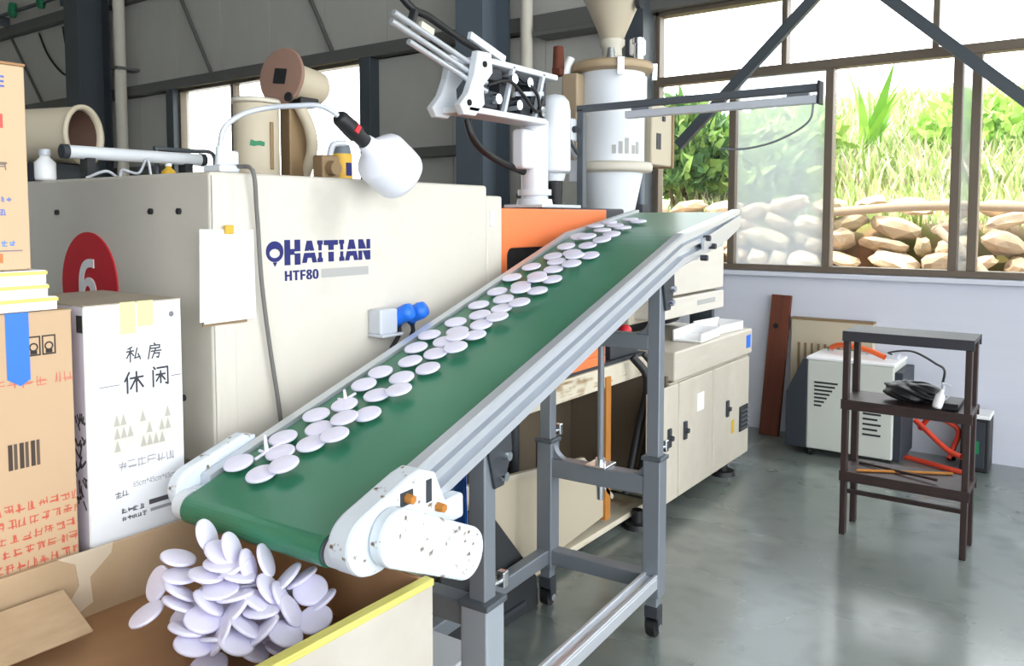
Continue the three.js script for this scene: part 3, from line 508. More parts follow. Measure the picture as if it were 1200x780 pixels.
  w('air_hose', tube([[2.97, 2.06, z], [2.99, 1.99, z + 0.01], [3.06, 1.94, z], [3.26, 1.88, z - 0.02], [3.46, 1.84, z - 0.02]], 0.018, 40, 10), M.blackPlastic);
}
// arm frame with a beam reaching out over the base
{
  const t = thing('gantry_arm', 'slim grey gantry arm reaching sideways past the hopper toward the window', 'arm', [3.846, 1.656, -2.3]);
  W(t, 'upright', bx(3.825, 3.865, 1.656, 2.19, -2.325, -2.285, 0.004), M.steelDark);
  W(t, 'upper_beam', bx(3.825, 3.865, 2.175, 2.21, -2.33, -1.05, 0.005), M.steelDark);
  W(t, 'lower_beam', bx(3.815, 3.86, 2.12, 2.158, -2.03, -1.06, 0.005), M.paleGrey);
  W(t, 'end_cap', bx(3.81, 3.875, 2.115, 2.22, -1.058, -1.045, 0.004), M.dark);
  W(t, 'tie_plate', [bx(3.83, 3.86, 2.155, 2.172, -2.0, -1.9), bx(3.83, 3.86, 2.155, 2.172, -1.2, -1.1)], M.steel);
  W(t, 'hanging_wire', tube([[3.84, 2.12, -1.08], [3.86, 2.05, -1.1], [3.87, 1.97, -1.24], [3.86, 1.935, -1.4], [3.85, 1.94, -1.52]], 0.005, 40, 6), M.steel);
}
// hopper dryer and its loader
{
  const x = 4.35, z = -2.4, t = thing('hopper_dryer', 'tall white cylindrical hopper dryer with a beige rim and cone base', 'hopper', [x, 1.615, z]);
  L(t, 'cone', lathe([[0.0, 0.0], [0.13, 0.0], [0.14, 0.02], [0.19, 0.26]], 48), M.whitePaint);
  L(t, 'barrel', lathe([[0.19, 0.28], [0.195, 0.3], [0.195, 0.87], [0.19, 0.88]], 48), M.whitePaint);
  L(t, 'lower_ring', lathe([[0.19, 0.255], [0.235, 0.26], [0.245, 0.275], [0.245, 0.3], [0.235, 0.315], [0.195, 0.32]], 48), M.pipe);
  L(t, 'top_rim', lathe([[0.195, 0.84], [0.235, 0.85], [0.245, 0.858], [0.245, 0.885], [0.235, 0.9], [0.0, 0.91]], 48), std('#b09a7b', 0.55));
  L(t, 'latch', [0.5, 1.6, 3.6, 5.4].map((a) => bx(-0.02, 0.02, 0.8, 0.9, 0.235, 0.265, 0.004).rotateY(a)), M.chrome);
  L(t, 'air_pipe', tube([[-0.19, 0.93, -0.17], [-0.21, 0.86, -0.19], [-0.21, 0.5, -0.19], [-0.2, 0.28, -0.17]], 0.024, 30, 14), M.white);
  L(t, 'heater_housing', bx(-0.25, -0.12, 0.3, 0.83, -0.2, -0.09, 0.014), std('#a8957a', 0.6));
  L(t, 'blower', [cyl(V(-0.25, 0.86, -0.22), V(-0.25, 0.99, -0.22), 0.036, 0.03, 20), bx(-0.28, -0.22, 0.82, 0.87, -0.25, -0.19, 0.008)], M.rustWood);
  L(t, 'outlet_fitting', [bx(0.19, 0.27, 0.72, 0.86, 0.02, 0.1, 0.01), cyl(V(0.22, 0.9, 0.06), V(0.22, 1.0, 0.06), 0.035, 0.03, 18), bx(0.17, 0.25, 0.98, 1.08, 0.02, 0.1, 0.012)], M.white);
  L(t, 'side_pipe', cyl(V(0.24, 0.0, 0.08), V(0.24, 0.7, 0.08), 0.02, 0.02, 14), M.slateBlue);
  const c = L(t, 'control_box', bx(0.3, 0.6, 0.32, 0.7, -0.03, 0.12, 0.012), M.fawn);
  L(c, 'door_edge', bx(0.58, 0.605, 0.31, 0.71, -0.04, 0.13, 0.004), M.brassBrown);
  L(c, 'switch', [bx(0.44, 0.47, 0.6, 0.63, 0.12, 0.13), bx(0.36, 0.42, 0.42, 0.52, 0.12, 0.124)], M.castIron);
  L(t, 'box_bracket', bx(0.15, 0.31, 0.4, 0.44, 0.0, 0.04), M.brassBrown);
  L(t, 'window_print', [-0.1, -0.05, 0.0, 0.06, 0.1].map((a, k) => bx(-0.012, 0.012, 0.36, 0.36 + 0.05 + (k % 3) * 0.02, 0.194, 0.197).rotateY(a * 4 - 0.6)), M.grayInk);
  L(t, 'drain_pipe', [tube([[0.28, 0.25, 0.02], [0.32, 0.15, 0.04], [0.3, 0.02, 0.05]], 0.015, 16, 8), bx(0.1, 0.2, 0.02, 0.07, 0.1, 0.16, 0.006)], M.castIron);
  const u = thing('hopper_loader', 'cream conical hopper loader sitting on top of the white dryer', 'loader', [x, 2.528, z]);
  L(u, 'neck', [lathe([[0, 0], [0.1, 0], [0.1, 0.02], [0.06, 0.025], [0.055, 0.08], [0.075, 0.1], [0.075, 0.13]], 32)], M.pipe);
  L(u, 'funnel', lathe([[0.06, 0.12], [0.165, 0.36], [0.17, 0.37]], 40), M.fawn);
  L(u, 'drum', lathe([[0.17, 0.365], [0.178, 0.38], [0.178, 0.72], [0.15, 0.76], [0, 0.77]], 40), M.fawn);
  L(u, 'hand_hole', cyl(V(0.0, 0.32, 0.165), V(0.0, 0.32, 0.19), 0.035, 0.03, 18), M.dark);
  L(u, 'side_valve', [cyl(V(-0.12, 0, 0.06), V(-0.12, 0.06, 0.06), 0.03, 0.02, 14), cyl(V(0.04, 0, 0.15), V(0.04, 0.1, 0.15), 0.024, 0.024, 14), cyl(V(0.04, 0.1, 0.15), V(0.04, 0.13, 0.15), 0.034, 0.034, 14)], M.chrome);
}
// short stand holding a dark junction shelf between column and hopper
{
  const t = thing('cable_tray', 'dark cable tray fixed on the siding beside the column', 'tray', [XW - 0.1, 3.16, -3.72]);
  L(t, 'tray_base', bx(-0.12, 0.1, 0, 0.04, -0.3, 0.45, 0.005), M.girt);
  L(t, 'tray_side', bx(-0.12, -0.105, 0.04, 0.08, -0.3, 0.45), M.girt);
}

// ---------------------------------------------------------------- conveyor
const conv = thing('belt_conveyor', 'inclined green belt conveyor with aluminium rails on a grey steel stand', 'conveyor', [1.13, 0, -1.25], 0.0516);
const lineY = (x) => x <= 1.83 ? 0.975 + 0.31 * x : 0.975 + 0.31 * 1.83 + 0.145 * (x - 1.83);
{
  const s1 = Math.atan(0.31), s2 = Math.atan(0.145), ZL = -0.463;
  // belt: endless strip round both end rollers
  const top = (x) => lineY(x) - 0.01, r = 0.034;
  const o = [];
  const c0 = [-0.035 + Math.sin(s1) * r, top(-0.035) - Math.cos(s1) * r], c1 = [2.5 + Math.sin(s2) * r, top(2.5) - Math.cos(s2) * r];
  for (let k = 0; k <= 14; k++) { const a = Math.PI / 2 + s1 + Math.PI * (14 - k) / 14; o.push([c0[0] + r * Math.cos(a), c0[1] + r * Math.sin(a)]); }
  for (let x = 0.05; x < 2.5; x += 0.06) { let y = top(x); const d = Math.abs(x - 1.83); if (d < 0.16) y -= (0.16 - d) ** 2 * 0.24; o.push([x, y]); }
  for (let k = 0; k <= 14; k++) { const a = Math.PI / 2 + s2 - Math.PI * k / 14; o.push([c1[0] + r * Math.cos(a), c1[1] + r * Math.sin(a)]); }
  o.push([1.83 + 0.02, top(1.83) - 2 * r]);
  const inner = o.map((p, i) => { const a = o[(i + o.length - 1) % o.length], b = o[(i + 1) % o.length]; const n = new THREE.Vector2(b[1] - a[1], -(b[0] - a[0])).normalize(); return [p[0] + n.x * 0.0035, p[1] + n.y * 0.0035]; });
  const sh = new THREE.Shape(o.map((p) => new THREE.Vector2(...p))); sh.holes.push(new THREE.Path(inner.map((p) => new THREE.Vector2(...p))));
  L(conv, 'belt', new THREE.ExtrudeGeometry(sh, { depth: -ZL - 0.012, bevelEnabled: false }).translate(0, 0, ZL + 0.006), M.belt);
  for (const c of [c0, c1]) L(conv, 'roller', cyl(V(c[0], c[1], ZL + 0.004), V(c[0], c[1], -0.004), r - 0.005, r - 0.005, 24), M.steel);
  L(conv, 'slider_bed', [0, 1].map((k) => k ? bar(V(1.86, top(1.86) - 0.02, ZL / 2), V(2.46, top(2.46) - 0.016, ZL / 2), 0.43, 0.012) : bar(V(0.04, top(0.04) - 0.016, ZL / 2), V(1.8, top(1.8) - 0.016, ZL / 2), 0.43, 0.012)), M.steel);
  // grooved rails
  const prof = (s, z0) => [[0, 0], [0.03, 0], [0.036, -0.006], [0.036, -0.028], [0.012, -0.031], [0.012, -0.044], [0.034, -0.047], [0.034, -0.068], [0.008, -0.072], [0.008, -0.092], [0.034, -0.096], [0.034, -0.122], [0.03, -0.126], [0, -0.126]].map(([z, y]) => [z0 + s * z, y]);
  const rail = (s, z0) => { const p = prof(s, z0); const ring = (x, sc = 1) => { const q = p.map(([z, y]) => [x, lineY(x) + y * sc, z]); return s > 0 ? q : q.reverse(); }; return loft([ring(0.03), ring(1.79), ring(1.83), ring(1.87), ring(2.3), ring(2.52, 0.72)]); };
  L(conv, 'side_rail', rail(1, 0), M.alu); L(conv, 'side_rail', rail(-1, ZL), M.alu);
  // tensioner at the top end
  for (const [z, s] of [[0.035, 1], [ZL - 0.035, -1]]) {
    L(conv, 'tensioner_plate', bar(V(2.02, lineY(2.02) - 0.075, z + s * 0.006), V(2.5, lineY(2.5) - 0.05, z + s * 0.006), 0.012, 0.05), M.alu);
    L(conv, 'tensioner_bolt', [[2.05, 0.055], [2.12, 0.1], [2.02, 0.13]].map(([x, d]) => cyl(V(x, lineY(x) - d, z), V(x, lineY(x) - d, z + s * 0.028), 0.012, 0.012, 10)), M.castIron);
  }
  // lower end brackets
  const nose = (z0, z1, cut) => { if (cut) { const s = new THREE.Shape(); s.moveTo(0.02, 0.895); s.lineTo(0.2, 0.945); s.lineTo(0.2, 1.04); s.lineTo(0.16, 1.05); s.lineTo(0.0, 1.002); s.quadraticCurveTo(-0.04, 0.985, -0.038, 0.945); s.quadraticCurveTo(-0.03, 0.895, 0.02, 0.895); return shapeXY(s, z0, z1, 0.008); } const s = new THREE.Shape(); s.moveTo(0.02, 0.885); s.lineTo(0.215, 0.935); s.lineTo(0.235, 0.965); s.lineTo(0.195, 1.045); s.lineTo(0.145, 1.064); s.lineTo(0.11, 1.058); s.lineTo(-0.035, 1.012); s.quadraticCurveTo(-0.085, 0.99, -0.078, 0.94); s.quadraticCurveTo(-0.06, 0.88, 0.02, 0.885); return shapeXY(s, z0, z1, 0.008); };
  const eb = L(conv, 'end_bracket', nose(0.036, 0.095), M.whiteWorn, { label: 'white worn end bracket' });
  L(eb, 'bracket_slot', [bx(0.075, 0.115, 1.0, 1.03, 0.094, 0.0975, 0.001), bx(0.16, 0.178, 0.985, 1.035, 0.094, 0.0975, 0.001)], M.castIron);
  L(eb, 'bracket_bolt', [[0.095, 1.015], [0.2, 0.965]].map(([x, y]) => cyl(V(x, y, 0.09), V(x, y, 0.115), 0.012, 0.01, 6)), M.rust);
  L(conv, 'end_bracket', nose(ZL - 0.075, ZL - 0.037, true), M.whiteWorn, { label: 'white worn end bracket' });
  for (const z of [0.018, ZL - 0.02]) L(conv, 'bearing_block', [cyl(V(c0[0] + 0.01, c0[1], z - 0.017), V(c0[0] + 0.01, c0[1], z + 0.017), 0.036, 0.036, 28), bx(0.0, 0.06, c0[1] - 0.03, c0[1] + 0.036, z - 0.015, z + 0.015, 0.004)], M.whitePaint);
  L(conv, 'bracket_arm', [bx(0.2, 0.335, 0.895, 0.955, 0.03, 0.07, 0.01)], M.whiteWorn);
  const cov = (() => { const s = new THREE.Shape(), a = [0.035, 0.955], b = [0.27, 0.842], R = 0.06, th = Math.atan2(b[1] - a[1], b[0] - a[0]); s.absarc(a[0], a[1], R, th + Math.PI / 2, th + Math.PI * 1.5, false); s.absarc(b[0], b[1], R, th - Math.PI / 2, th + Math.PI / 2, false); s.closePath(); return shapeXY(s, 0.096, 0.13, 0.007); })();
  L(conv, 'chain_cover', cov, M.whiteWorn, { label: 'white rounded chain cover with rust specks' });
  L(conv, 'drive_motor', [cyl(V(0.27, 0.842, -0.22), V(0.27, 0.842, 0.1), 0.048, 0.048, 24), bx(0.2, 0.34, 0.8, 0.9, -0.1, 0.02, 0.01)], M.steelDark);
  // stand
  const post = (x, z, y0, y1, y2, w0, w1, outer = M.steel) => {
    const p = L(conv, 'post', [bx(x - w0 / 2, x + w0 / 2, y0, y1, z - w0 / 2, z + w0 / 2, 0.006), bx(x - w0 / 2 + 0.012, x + w0 / 2 - 0.012, 0.12, y0, z - w0 / 2 + 0.012, z + w0 / 2 - 0.012, 0.004)], outer);
    L(p, 'inner_tube', bx(x - w1 / 2, x + w1 / 2, y1, y2, z - w1 / 2, z + w1 / 2, 0.005), M.steel);
    L(p, 'collar', [bx(x - w0 / 2 - 0.006, x + w0 / 2 + 0.006, y1 - 0.012, y1 + 0.004, z - w0 / 2 - 0.006, z + w0 / 2 + 0.006, 0.004)], M.steelDark);
    L(p, 'clamp_screw', [cyl(V(x + 0.01, y1 + 0.02, z), V(x + w0 / 2 + 0.05, y1 + 0.02, z + 0.01), 0.008, 0.008, 10), bx(x + w0 / 2 + 0.03, x + w0 / 2 + 0.055, y1, y1 + 0.045, z - 0.006, z + 0.02, 0.004)], M.chrome);
    const c = L(conv, 'caster', [bx(x - 0.025, x + 0.025, 0.075, 0.12, z - 0.028, z + 0.028, 0.004), bx(x - 0.018, x + 0.022, 0.03, 0.085, z - 0.028, z - 0.022), bx(x - 0.018, x + 0.022, 0.03, 0.085, z + 0.022, z + 0.028)], M.castIron);
    L(c, 'wheel', cyl(V(x, 0.035, z - 0.018), V(x, 0.035, z + 0.018), 0.035, 0.035, 24), M.blackPlastic);
    L(c, 'hub', cyl(V(x, 0.035, z - 0.03), V(x, 0.035, z + 0.03), 0.014, 0.014, 12), M.chrome);
  };
  const ZR = -0.005, ZB = -0.475, XA = 0.515, XB = 1.66;
  post(XA, ZR, 0.16, 0.605, 1.005, 0.084, 0.052, M.steelLight); post(XB, ZR, 0.16, 0.7, 1.36, 0.07, 0.05); post(XA, ZB, 0.16, 0.605, 1.005, 0.084, 0.052, M.steelLight); post(XB, ZB, 0.16, 0.7, 1.36, 0.07, 0.05);
  const gus = (z, y, s, t) => { const g = new THREE.Shape(); g.moveTo(0, 0); g.lineTo(0.06, 0); g.quadraticCurveTo(0.012, 0.008, 0, 0.06); return new THREE.ExtrudeGeometry(g, { depth: 0.03, bevelEnabled: false }).rotateY(s > 0 ? -Math.PI / 2 : Math.PI / 2).translate(XB + (s > 0 ? 0.015 : -0.015), y, z).applyMatrix4(new THREE.Matrix4()); };
  L(conv, 'cross_beam', [bx(XB - 0.03, XB + 0.03, 0.55, 0.625, ZB + 0.03, ZR - 0.03, 0.006), gus(ZB + 0.033, 0.624, 1), gus(ZR - 0.033, 0.624, -1)], M.steel);
  L(conv, 'cross_beam', bx(XB - 0.03, XB + 0.03, 0.185, 0.245, ZB + 0.03, ZR - 0.03, 0.006), M.steel);
  L(conv, 'cross_beam', [bx(XB - 0.025, XB + 0.025, 1.105, 1.165, ZB + 0.02, ZR - 0.02, 0.006), gus(ZR - 0.024, 1.163, -1)], M.steel);
  L(conv, 'cross_beam', bx(XA - 0.03, XA + 0.03, 0.53, 0.595, ZB + 0.03, ZR - 0.03, 0.006), M.steel);
  L(conv, 'lower_beam', bx(XA + 0.03, XB - 0.03, 0.185, 0.245, ZB - 0.025, ZB + 0.025, 0.006), M.steel);
  L(conv, 'lower_beam', [bx(XA + 0.03, XB - 0.03, 0.2, 0.245, ZR - 0.03, ZR + 0.03, 0.005), bx(XA + 0.03, XB - 0.03, 0.245, 0.256, ZR + 0.016, ZR + 0.03, 0.003), bx(XA + 0.03, XB - 0.03, 0.245, 0.256, ZR - 0.03, ZR - 0.016, 0.003)], M.alu, { label: 'bright aluminium channel' });
  L(conv, 'stay_rod', cyl(V(XB, 0.63, -0.235), V(XB, 1.105, -0.235), 0.013, 0.013, 14), M.steel);
  L(conv, 'rod_plate', [bx(XB - 0.05, XB + 0.05, 0.625, 0.635, -0.28, -0.19, 0.003), cyl(V(XB, 0.635, -0.235), V(XB, 0.655, -0.235), 0.022, 0.022, 6), cyl(V(XB, 0.49, -0.235), V(XB, 0.55, -0.235), 0.014, 0.018, 10)], M.chrome);
  // plates that hang the rails on the posts
  for (const x of [XA, XB]) {
    L(conv, 'pivot_plate', slabXY([[x - 0.02, lineY(x) - 0.132], [x + 0.085, lineY(x) - 0.1], [x + 0.09, lineY(x) - 0.15], [x + 0.05, lineY(x) - 0.235], [x + 0.01, lineY(x) - 0.235]], 0.021, 0.031, 0.003), M.castIron);
    eachL(conv, 'pivot_bolt', [[0.05, 0.155], [0.035, 0.205]].map(([d, e]) => cyl(V(x + d, lineY(x) - e, 0.03), V(x + d, lineY(x) - e, 0.05), 0.014, 0.012, 8)), M.chrome);
  }
}

// ---------------------------------------------------------------- white discs
const DR = 0.0365;
function makeDisc(name, label, group) {
  const t = thing(name, label, 'disc', [0, 0, 0], 0, group);
  L(t, 'dish', lathe([[0, 0], [DR - 0.003, 0], [DR, 0.002], [DR, 0.0055], [DR - 0.0015, 0.0075], [DR - 0.004, 0.0085], [DR * 0.5, 0.0105], [0, 0.011]], 36), M.disc);
  L(t, 'stub', cyl(V(0, 0.0, 0), V(0, -0.007, 0), 0.007, 0.005, 12), M.disc);
  return t;
}
const discA = makeDisc('plastic_disc', 'x', 'x');
let firstDisc = true;
function placeDisc(pos, n, spin, label, group) {
  let d = discA;
  if (!firstDisc) { d = discA.clone(); d.name = numbered('plastic_disc'); scene.add(d); }
  firstDisc = false;
  d.userData = { label, category: 'disc', group };
  d.position.copy(pos); d.quaternion.setFromUnitVectors(V(0, 1, 0), n.clone().normalize()).multiply(new THREE.Quaternion().setFromAxisAngle(V(0, 1, 0), spin));
  return d;
}
{
  const clusters = [
    [[0.088, -0.430], [0.071, -0.328], [0.102, -0.285], [0.155, -0.357], [0.210, -0.409]],
    [[0.209, -0.308], [0.242, -0.259], [0.272, -0.345], [0.324, -0.409], [0.314, -0.296], [0.389, -0.369], [0.366, -0.264]],
    [[0.496, -0.398], [0.455, -0.313], [0.475, -0.251], [0.571, -0.403], [0.556, -0.310]],
    [[0.650, -0.357], [0.623, -0.269], [0.732, -0.402]],
    [[0.820, -0.420], [0.710, -0.310], [0.737, -0.255], [0.787, -0.335]],
    [[0.922, -0.393], [0.860, -0.340], [0.806, -0.299], [0.847, -0.263]],
    [[1.061, -0.399], [0.988, -0.343], [0.920, -0.290], [0.957, -0.253]],
    [[1.180, -0.403], [1.121, -0.338], [1.047, -0.296], [1.075, -0.244]],
    [[1.311, -0.426], [1.244, -0.345], [1.183, -0.308], [1.206, -0.254]],
    [[1.421, -0.410], [1.338, -0.335], [1.280, -0.298], [1.311, -0.256]],
    [[1.538, -0.384], [1.482, -0.336], [1.404, -0.305], [1.435, -0.246]],
    [[1.650, -0.388], [1.579, -0.323], [1.518, -0.278], [1.557, -0.234]],
    [[1.770, -0.395], [1.734, -0.337], [1.665, -0.300], [1.700, -0.255]],
    [[1.98, -0.425], [1.872, -0.339], [1.803, -0.263]],
    [[2.083, -0.412], [1.999, -0.342], [1.940, -0.279]],
    [[2.174, -0.352], [2.116, -0.287]]];
  const ord = ['first', 'second', 'third', 'fourth', 'fifth', 'sixth', 'seventh', 'eighth', 'ninth', 'tenth', 'eleventh', 'twelfth', 'thirteenth', 'fourteenth', 'fifteenth', 'top'];
  const c = Math.cos(0.0516), s = Math.sin(0.0516), placed = [];
  const world = (x, y, z) => V(1.13 + c * x + s * z, y, -1.25 - s * x + c * z);
  clusters.forEach((cl, k) => {
    const byZ = [...cl].sort((a, b) => a[1] - b[1]), byX = [...cl].sort((a, b) => a[0] - b[0]);
    const used = new Map();
    const give = (p, w) => { if (p && !used.has(p)) used.set(p, w); };
    give(byZ[0], 'nearest the left rail'); give(byZ[byZ.length - 1], 'nearest the belt centre'); give(byX[0], 'lowest down the slope'); give(byX[byX.length - 1], 'highest up the slope');
    const rest = cl.filter((p) => !used.has(p)); ['in the middle', 'just below its middle', 'just left of its middle'].forEach((w, i) => give(rest[i], w));
    for (const p of cl) {
      const slope = p[0] <= 1.83 ? 0.31 : 0.145, lvl = new Set(placed.filter((q) => Math.hypot(q.x - p[0], q.z - p[1]) < 2 * DR - 0.004).map((q) => q.l));
      let l = 0; while (lvl.has(l)) l++;
      placed.push({ x: p[0], z: p[1], l });
      const n = V(-slope, 1, 0).normalize(), wn = V(n.x * c, n.y, -n.x * s);
      wn.x += rr(-0.03, 0.03); wn.z += rr(-0.03, 0.03);
      const q = world(p[0], lineY(p[0]) - 0.01 + 0.0095 + l * 0.0125, p[1]);
      placeDisc(q, wn, rr(0, 6), `white plastic disc ${used.get(p)} in the ${ord[k]} cluster up the green belt`, 'white discs riding on the green belt');
    }
  });
  for (const [x, z, h, lab] of [[0.145, -0.395, 0.05, 'white sprue pin standing up in the lowest disc cluster'], [0.41, -0.385, 0.035, 'white sprue pin standing up beside the second disc cluster']]) {
    const p = world(x, lineY(x) - 0.01, z), t = thing('sprue_pin', lab, 'sprue', [p.x, p.y + 0.008, p.z]);
    L(t, 'pin', cyl(V(0, 0, 0), V(-0.006, h, 0), 0.006, 0.0035, 12), M.disc);
    L(t, 'runner', [cyl(V(-0.035, -0.004, 0), V(0.035, 0.017, 0), 0.004, 0.004, 8), cyl(V(0, 0.004, -0.03), V(0, 0.004, 0.03), 0.004, 0.004, 8)], M.disc);
  }
  // the heap in the carton: place, normal, which one it is
  const heap = [
    [0.988, .934, -1.507, .47, .42, .77, 'standing on edge at the very top of the heap'], [1.005, .915, -1.445, .50, .42, .76, 'leaning steeply beside the topmost disc'], [.945, .889, -1.546, .18, .96, .20, 'lying nearly flat at the upper left of the heap'],
    [.987, .909, -1.455, .14, .88, .46, 'lying just below the two topmost discs'], [.975, .892, -1.439, .09, .99, .09, 'stacked flat under the disc below the top'], [1.050, .888, -1.393, .58, .40, .71, 'on edge at the upper right shoulder of the heap'],
    [.924, .868, -1.507, .11, .99, .10, 'lying flat below the upper left disc'], [.905, .847, -1.559, -.88, .46, -.11, 'tipped outward at the left end of the heap'], [.950, .856, -1.408, -.08, .99, .08, 'lying flat in the middle of the heap'],
    [.993, .835, -1.346, .41, .83, .38, 'large and tilted right of the heap middle'], [.907, .849, -1.481, .51, .83, .21, 'seen almost edge on at the left middle'], [.860, .808, -1.525, -.41, .89, -.17, 'lying apart at the far left of the heap'],
    [.903, .816, -1.398, .06, .93, .37, 'facing up at the lower left of the heap'], [.894, .832, -1.463, .47, .87, .15, 'tucked edge on below the left middle disc'], [1.024, .847, -1.349, .47, .63, .62, 'leaning along the right slope of the heap'],
    [1.105, .822, -1.320, -.39, .83, .40, 'showing its round face at the right end'], [1.071, .787, -1.267, -.34, .93, .14, 'lying low beside the yellow carton rim'], [1.001, .785, -1.272, .16, .90, .40, 'lying in the lower right foot of the heap'],
    [.869, .786, -1.380, .17, .95, .27, 'frontmost and brightest at the lower left foot'], [.922, .788, -1.319, .19, .90, .40, 'at the front foot right of the frontmost disc'], [1.102, .842, -1.344, -.27, .87, -.42, 'edge on behind the round faced right disc'],
    [1.072, .853, -1.352, -.49, .74, -.45, 'small edge on left of the round faced right disc'], [.951, .805, -1.327, .48, .81, .33, 'tilted in the lower middle of the heap'], [.925, .839, -1.411, .52, .76, .39, 'sloping left of the heap middle'],
    [.987, .875, -1.400, .25, .96, .14, 'flat behind the middle disc'], [1.015, .885, -1.405, .55, .34, .76, 'steep between the top and the right shoulder'], [1.037, .831, -1.327, .62, .47, .63, 'steep on the lower right slope'],
    [1.038, .810, -1.299, .52, .56, .64, 'steep at the bottom of the right slope'], [.972, .797, -1.300, -.46, .76, -.46, 'turned away at the lower right middle'], [.948, .876, -1.451, .16, .98, .14, 'flat left of the stacked discs'],
    [.949, .827, -1.362, -.50, .77, -.39, 'turned edge on in the heap centre'], [1.112, .801, -1.295, -.34, .83, -.44, 'thin edge on at the right foot'], [.909, .796, -1.350, -.71, .54, -.46, 'tipped upright between the two front discs'],
    [.878, .803, -1.413, .34, .94, .07, 'peeking out behind the frontmost disc']];
  for (const [x, y, z, a, b, e, w] of heap) placeDisc(V(x - a * 0.004, y - 0.004, z - e * 0.004), V(a, b, e), rr(0, 6), `white disc ${w} in the carton`, 'white discs heaped in the open carton');
  // the discs that fill the heap from below
  for (let i = 0; i < 24; i++) {
    const a = i * 2.399, k = Math.sqrt((i % 12) / 12), y = 0.712 + Math.floor(i / 12) * 0.06 + rr(0, 0.045) + (1 - k) * 0.07;
    placeDisc(V(0.99 + Math.cos(a) * k * 0.11, y, -1.42 + Math.sin(a) * k * 0.12), V(rr(-0.5, 0.5), 1, rr(-0.5, 0.5)), rr(0, 6), 'white disc partly buried deep inside the heap in the open carton', 'discs buried in the heap');
  }
}

// ---------------------------------------------------------------- printed fronts
function canvas(wm, hm, ppm, base, draw) {
  const cv = document.createElement('canvas'); cv.width = Math.round(wm * ppm); cv.height = Math.round(hm * ppm);
  const g = cv.getContext('2d'); g.fillStyle = base; g.fillRect(0, 0, cv.width, cv.height);
  g.save(); g.scale(ppm, ppm); draw(g); g.restore();
  const t = new THREE.CanvasTexture(cv); t.colorSpace = THREE.SRGBColorSpace; return t;
}
const strokes = {
  xiu: [[.30, .03, .08, .42], [.2, .26, .2, 1], [.36, .32, 1, .30], [.67, .04, .67, 1], [.65, .34, .36, .82], [.69, .34, 1, .8]],
  xian: [[.14, .02, .22, .12], [.1, .18, .1, 1], [.34, .08, .92, .08], [.92, .08, .92, .96], [.92, .96, .8, .9], [.28, .42, .76, .42], [.52, .26, .52, .86], [.5, .44, .28, .74], [.54, .44, .76, .72]],
  si: [[.42, .02, .14, .12], [.04, .3, .52, .28], [.3, .08, .28, 1], [.28, .32, .04, .72], [.32, .34, .52, .6], [.78, .12, .6, .78], [.6, .78, .96, .7], [.84, .5, 1, .88]],
  fang: [[.46, .0, .54, .08], [.2, .14, .84, .14], [.84, .14, .84, .32], [.2, .32, .84, .32], [.2, .14, .04, .96], [.52, .36, .56, .46], [.26, .5, .94, .5], [.5, .52, .3, .96], [.46, .66, .82, .66], [.82, .66, .74, .96], [.74, .96, .62, .9]],
};
function glyph(g, name, x, y, s, color, lw = 0.1) { g.strokeStyle = color; g.lineCap = 'round'; g.lineWidth = s * lw; for (const [a, b, c, d] of strokes[name]) { g.beginPath(); g.moveTo(x + a * s, y + b * s); g.lineTo(x + c * s, y + d * s); g.stroke(); } }
function smallGlyphs(g, x, y, s, n, color, lw = 0.1) { // small square characters, too fine to be told apart
  g.strokeStyle = color; g.lineWidth = s * lw;
  for (let i = 0; i < n; i++) { const ox = x + i * s * 1.12; for (let k = 0; k < 5; k++) { const h = rnd() < 0.5, t = rr(0.05, 0.95); g.beginPath(); if (h) { g.moveTo(ox + s * rr(0, 0.25), y + t * s); g.lineTo(ox + s * rr(0.75, 1), y + t * s); } else { g.moveTo(ox + t * s, y + s * rr(0, 0.25)); g.lineTo(ox + (t + rr(-0.15, 0.15)) * s, y + s * rr(0.75, 1)); } g.stroke(); } }
}
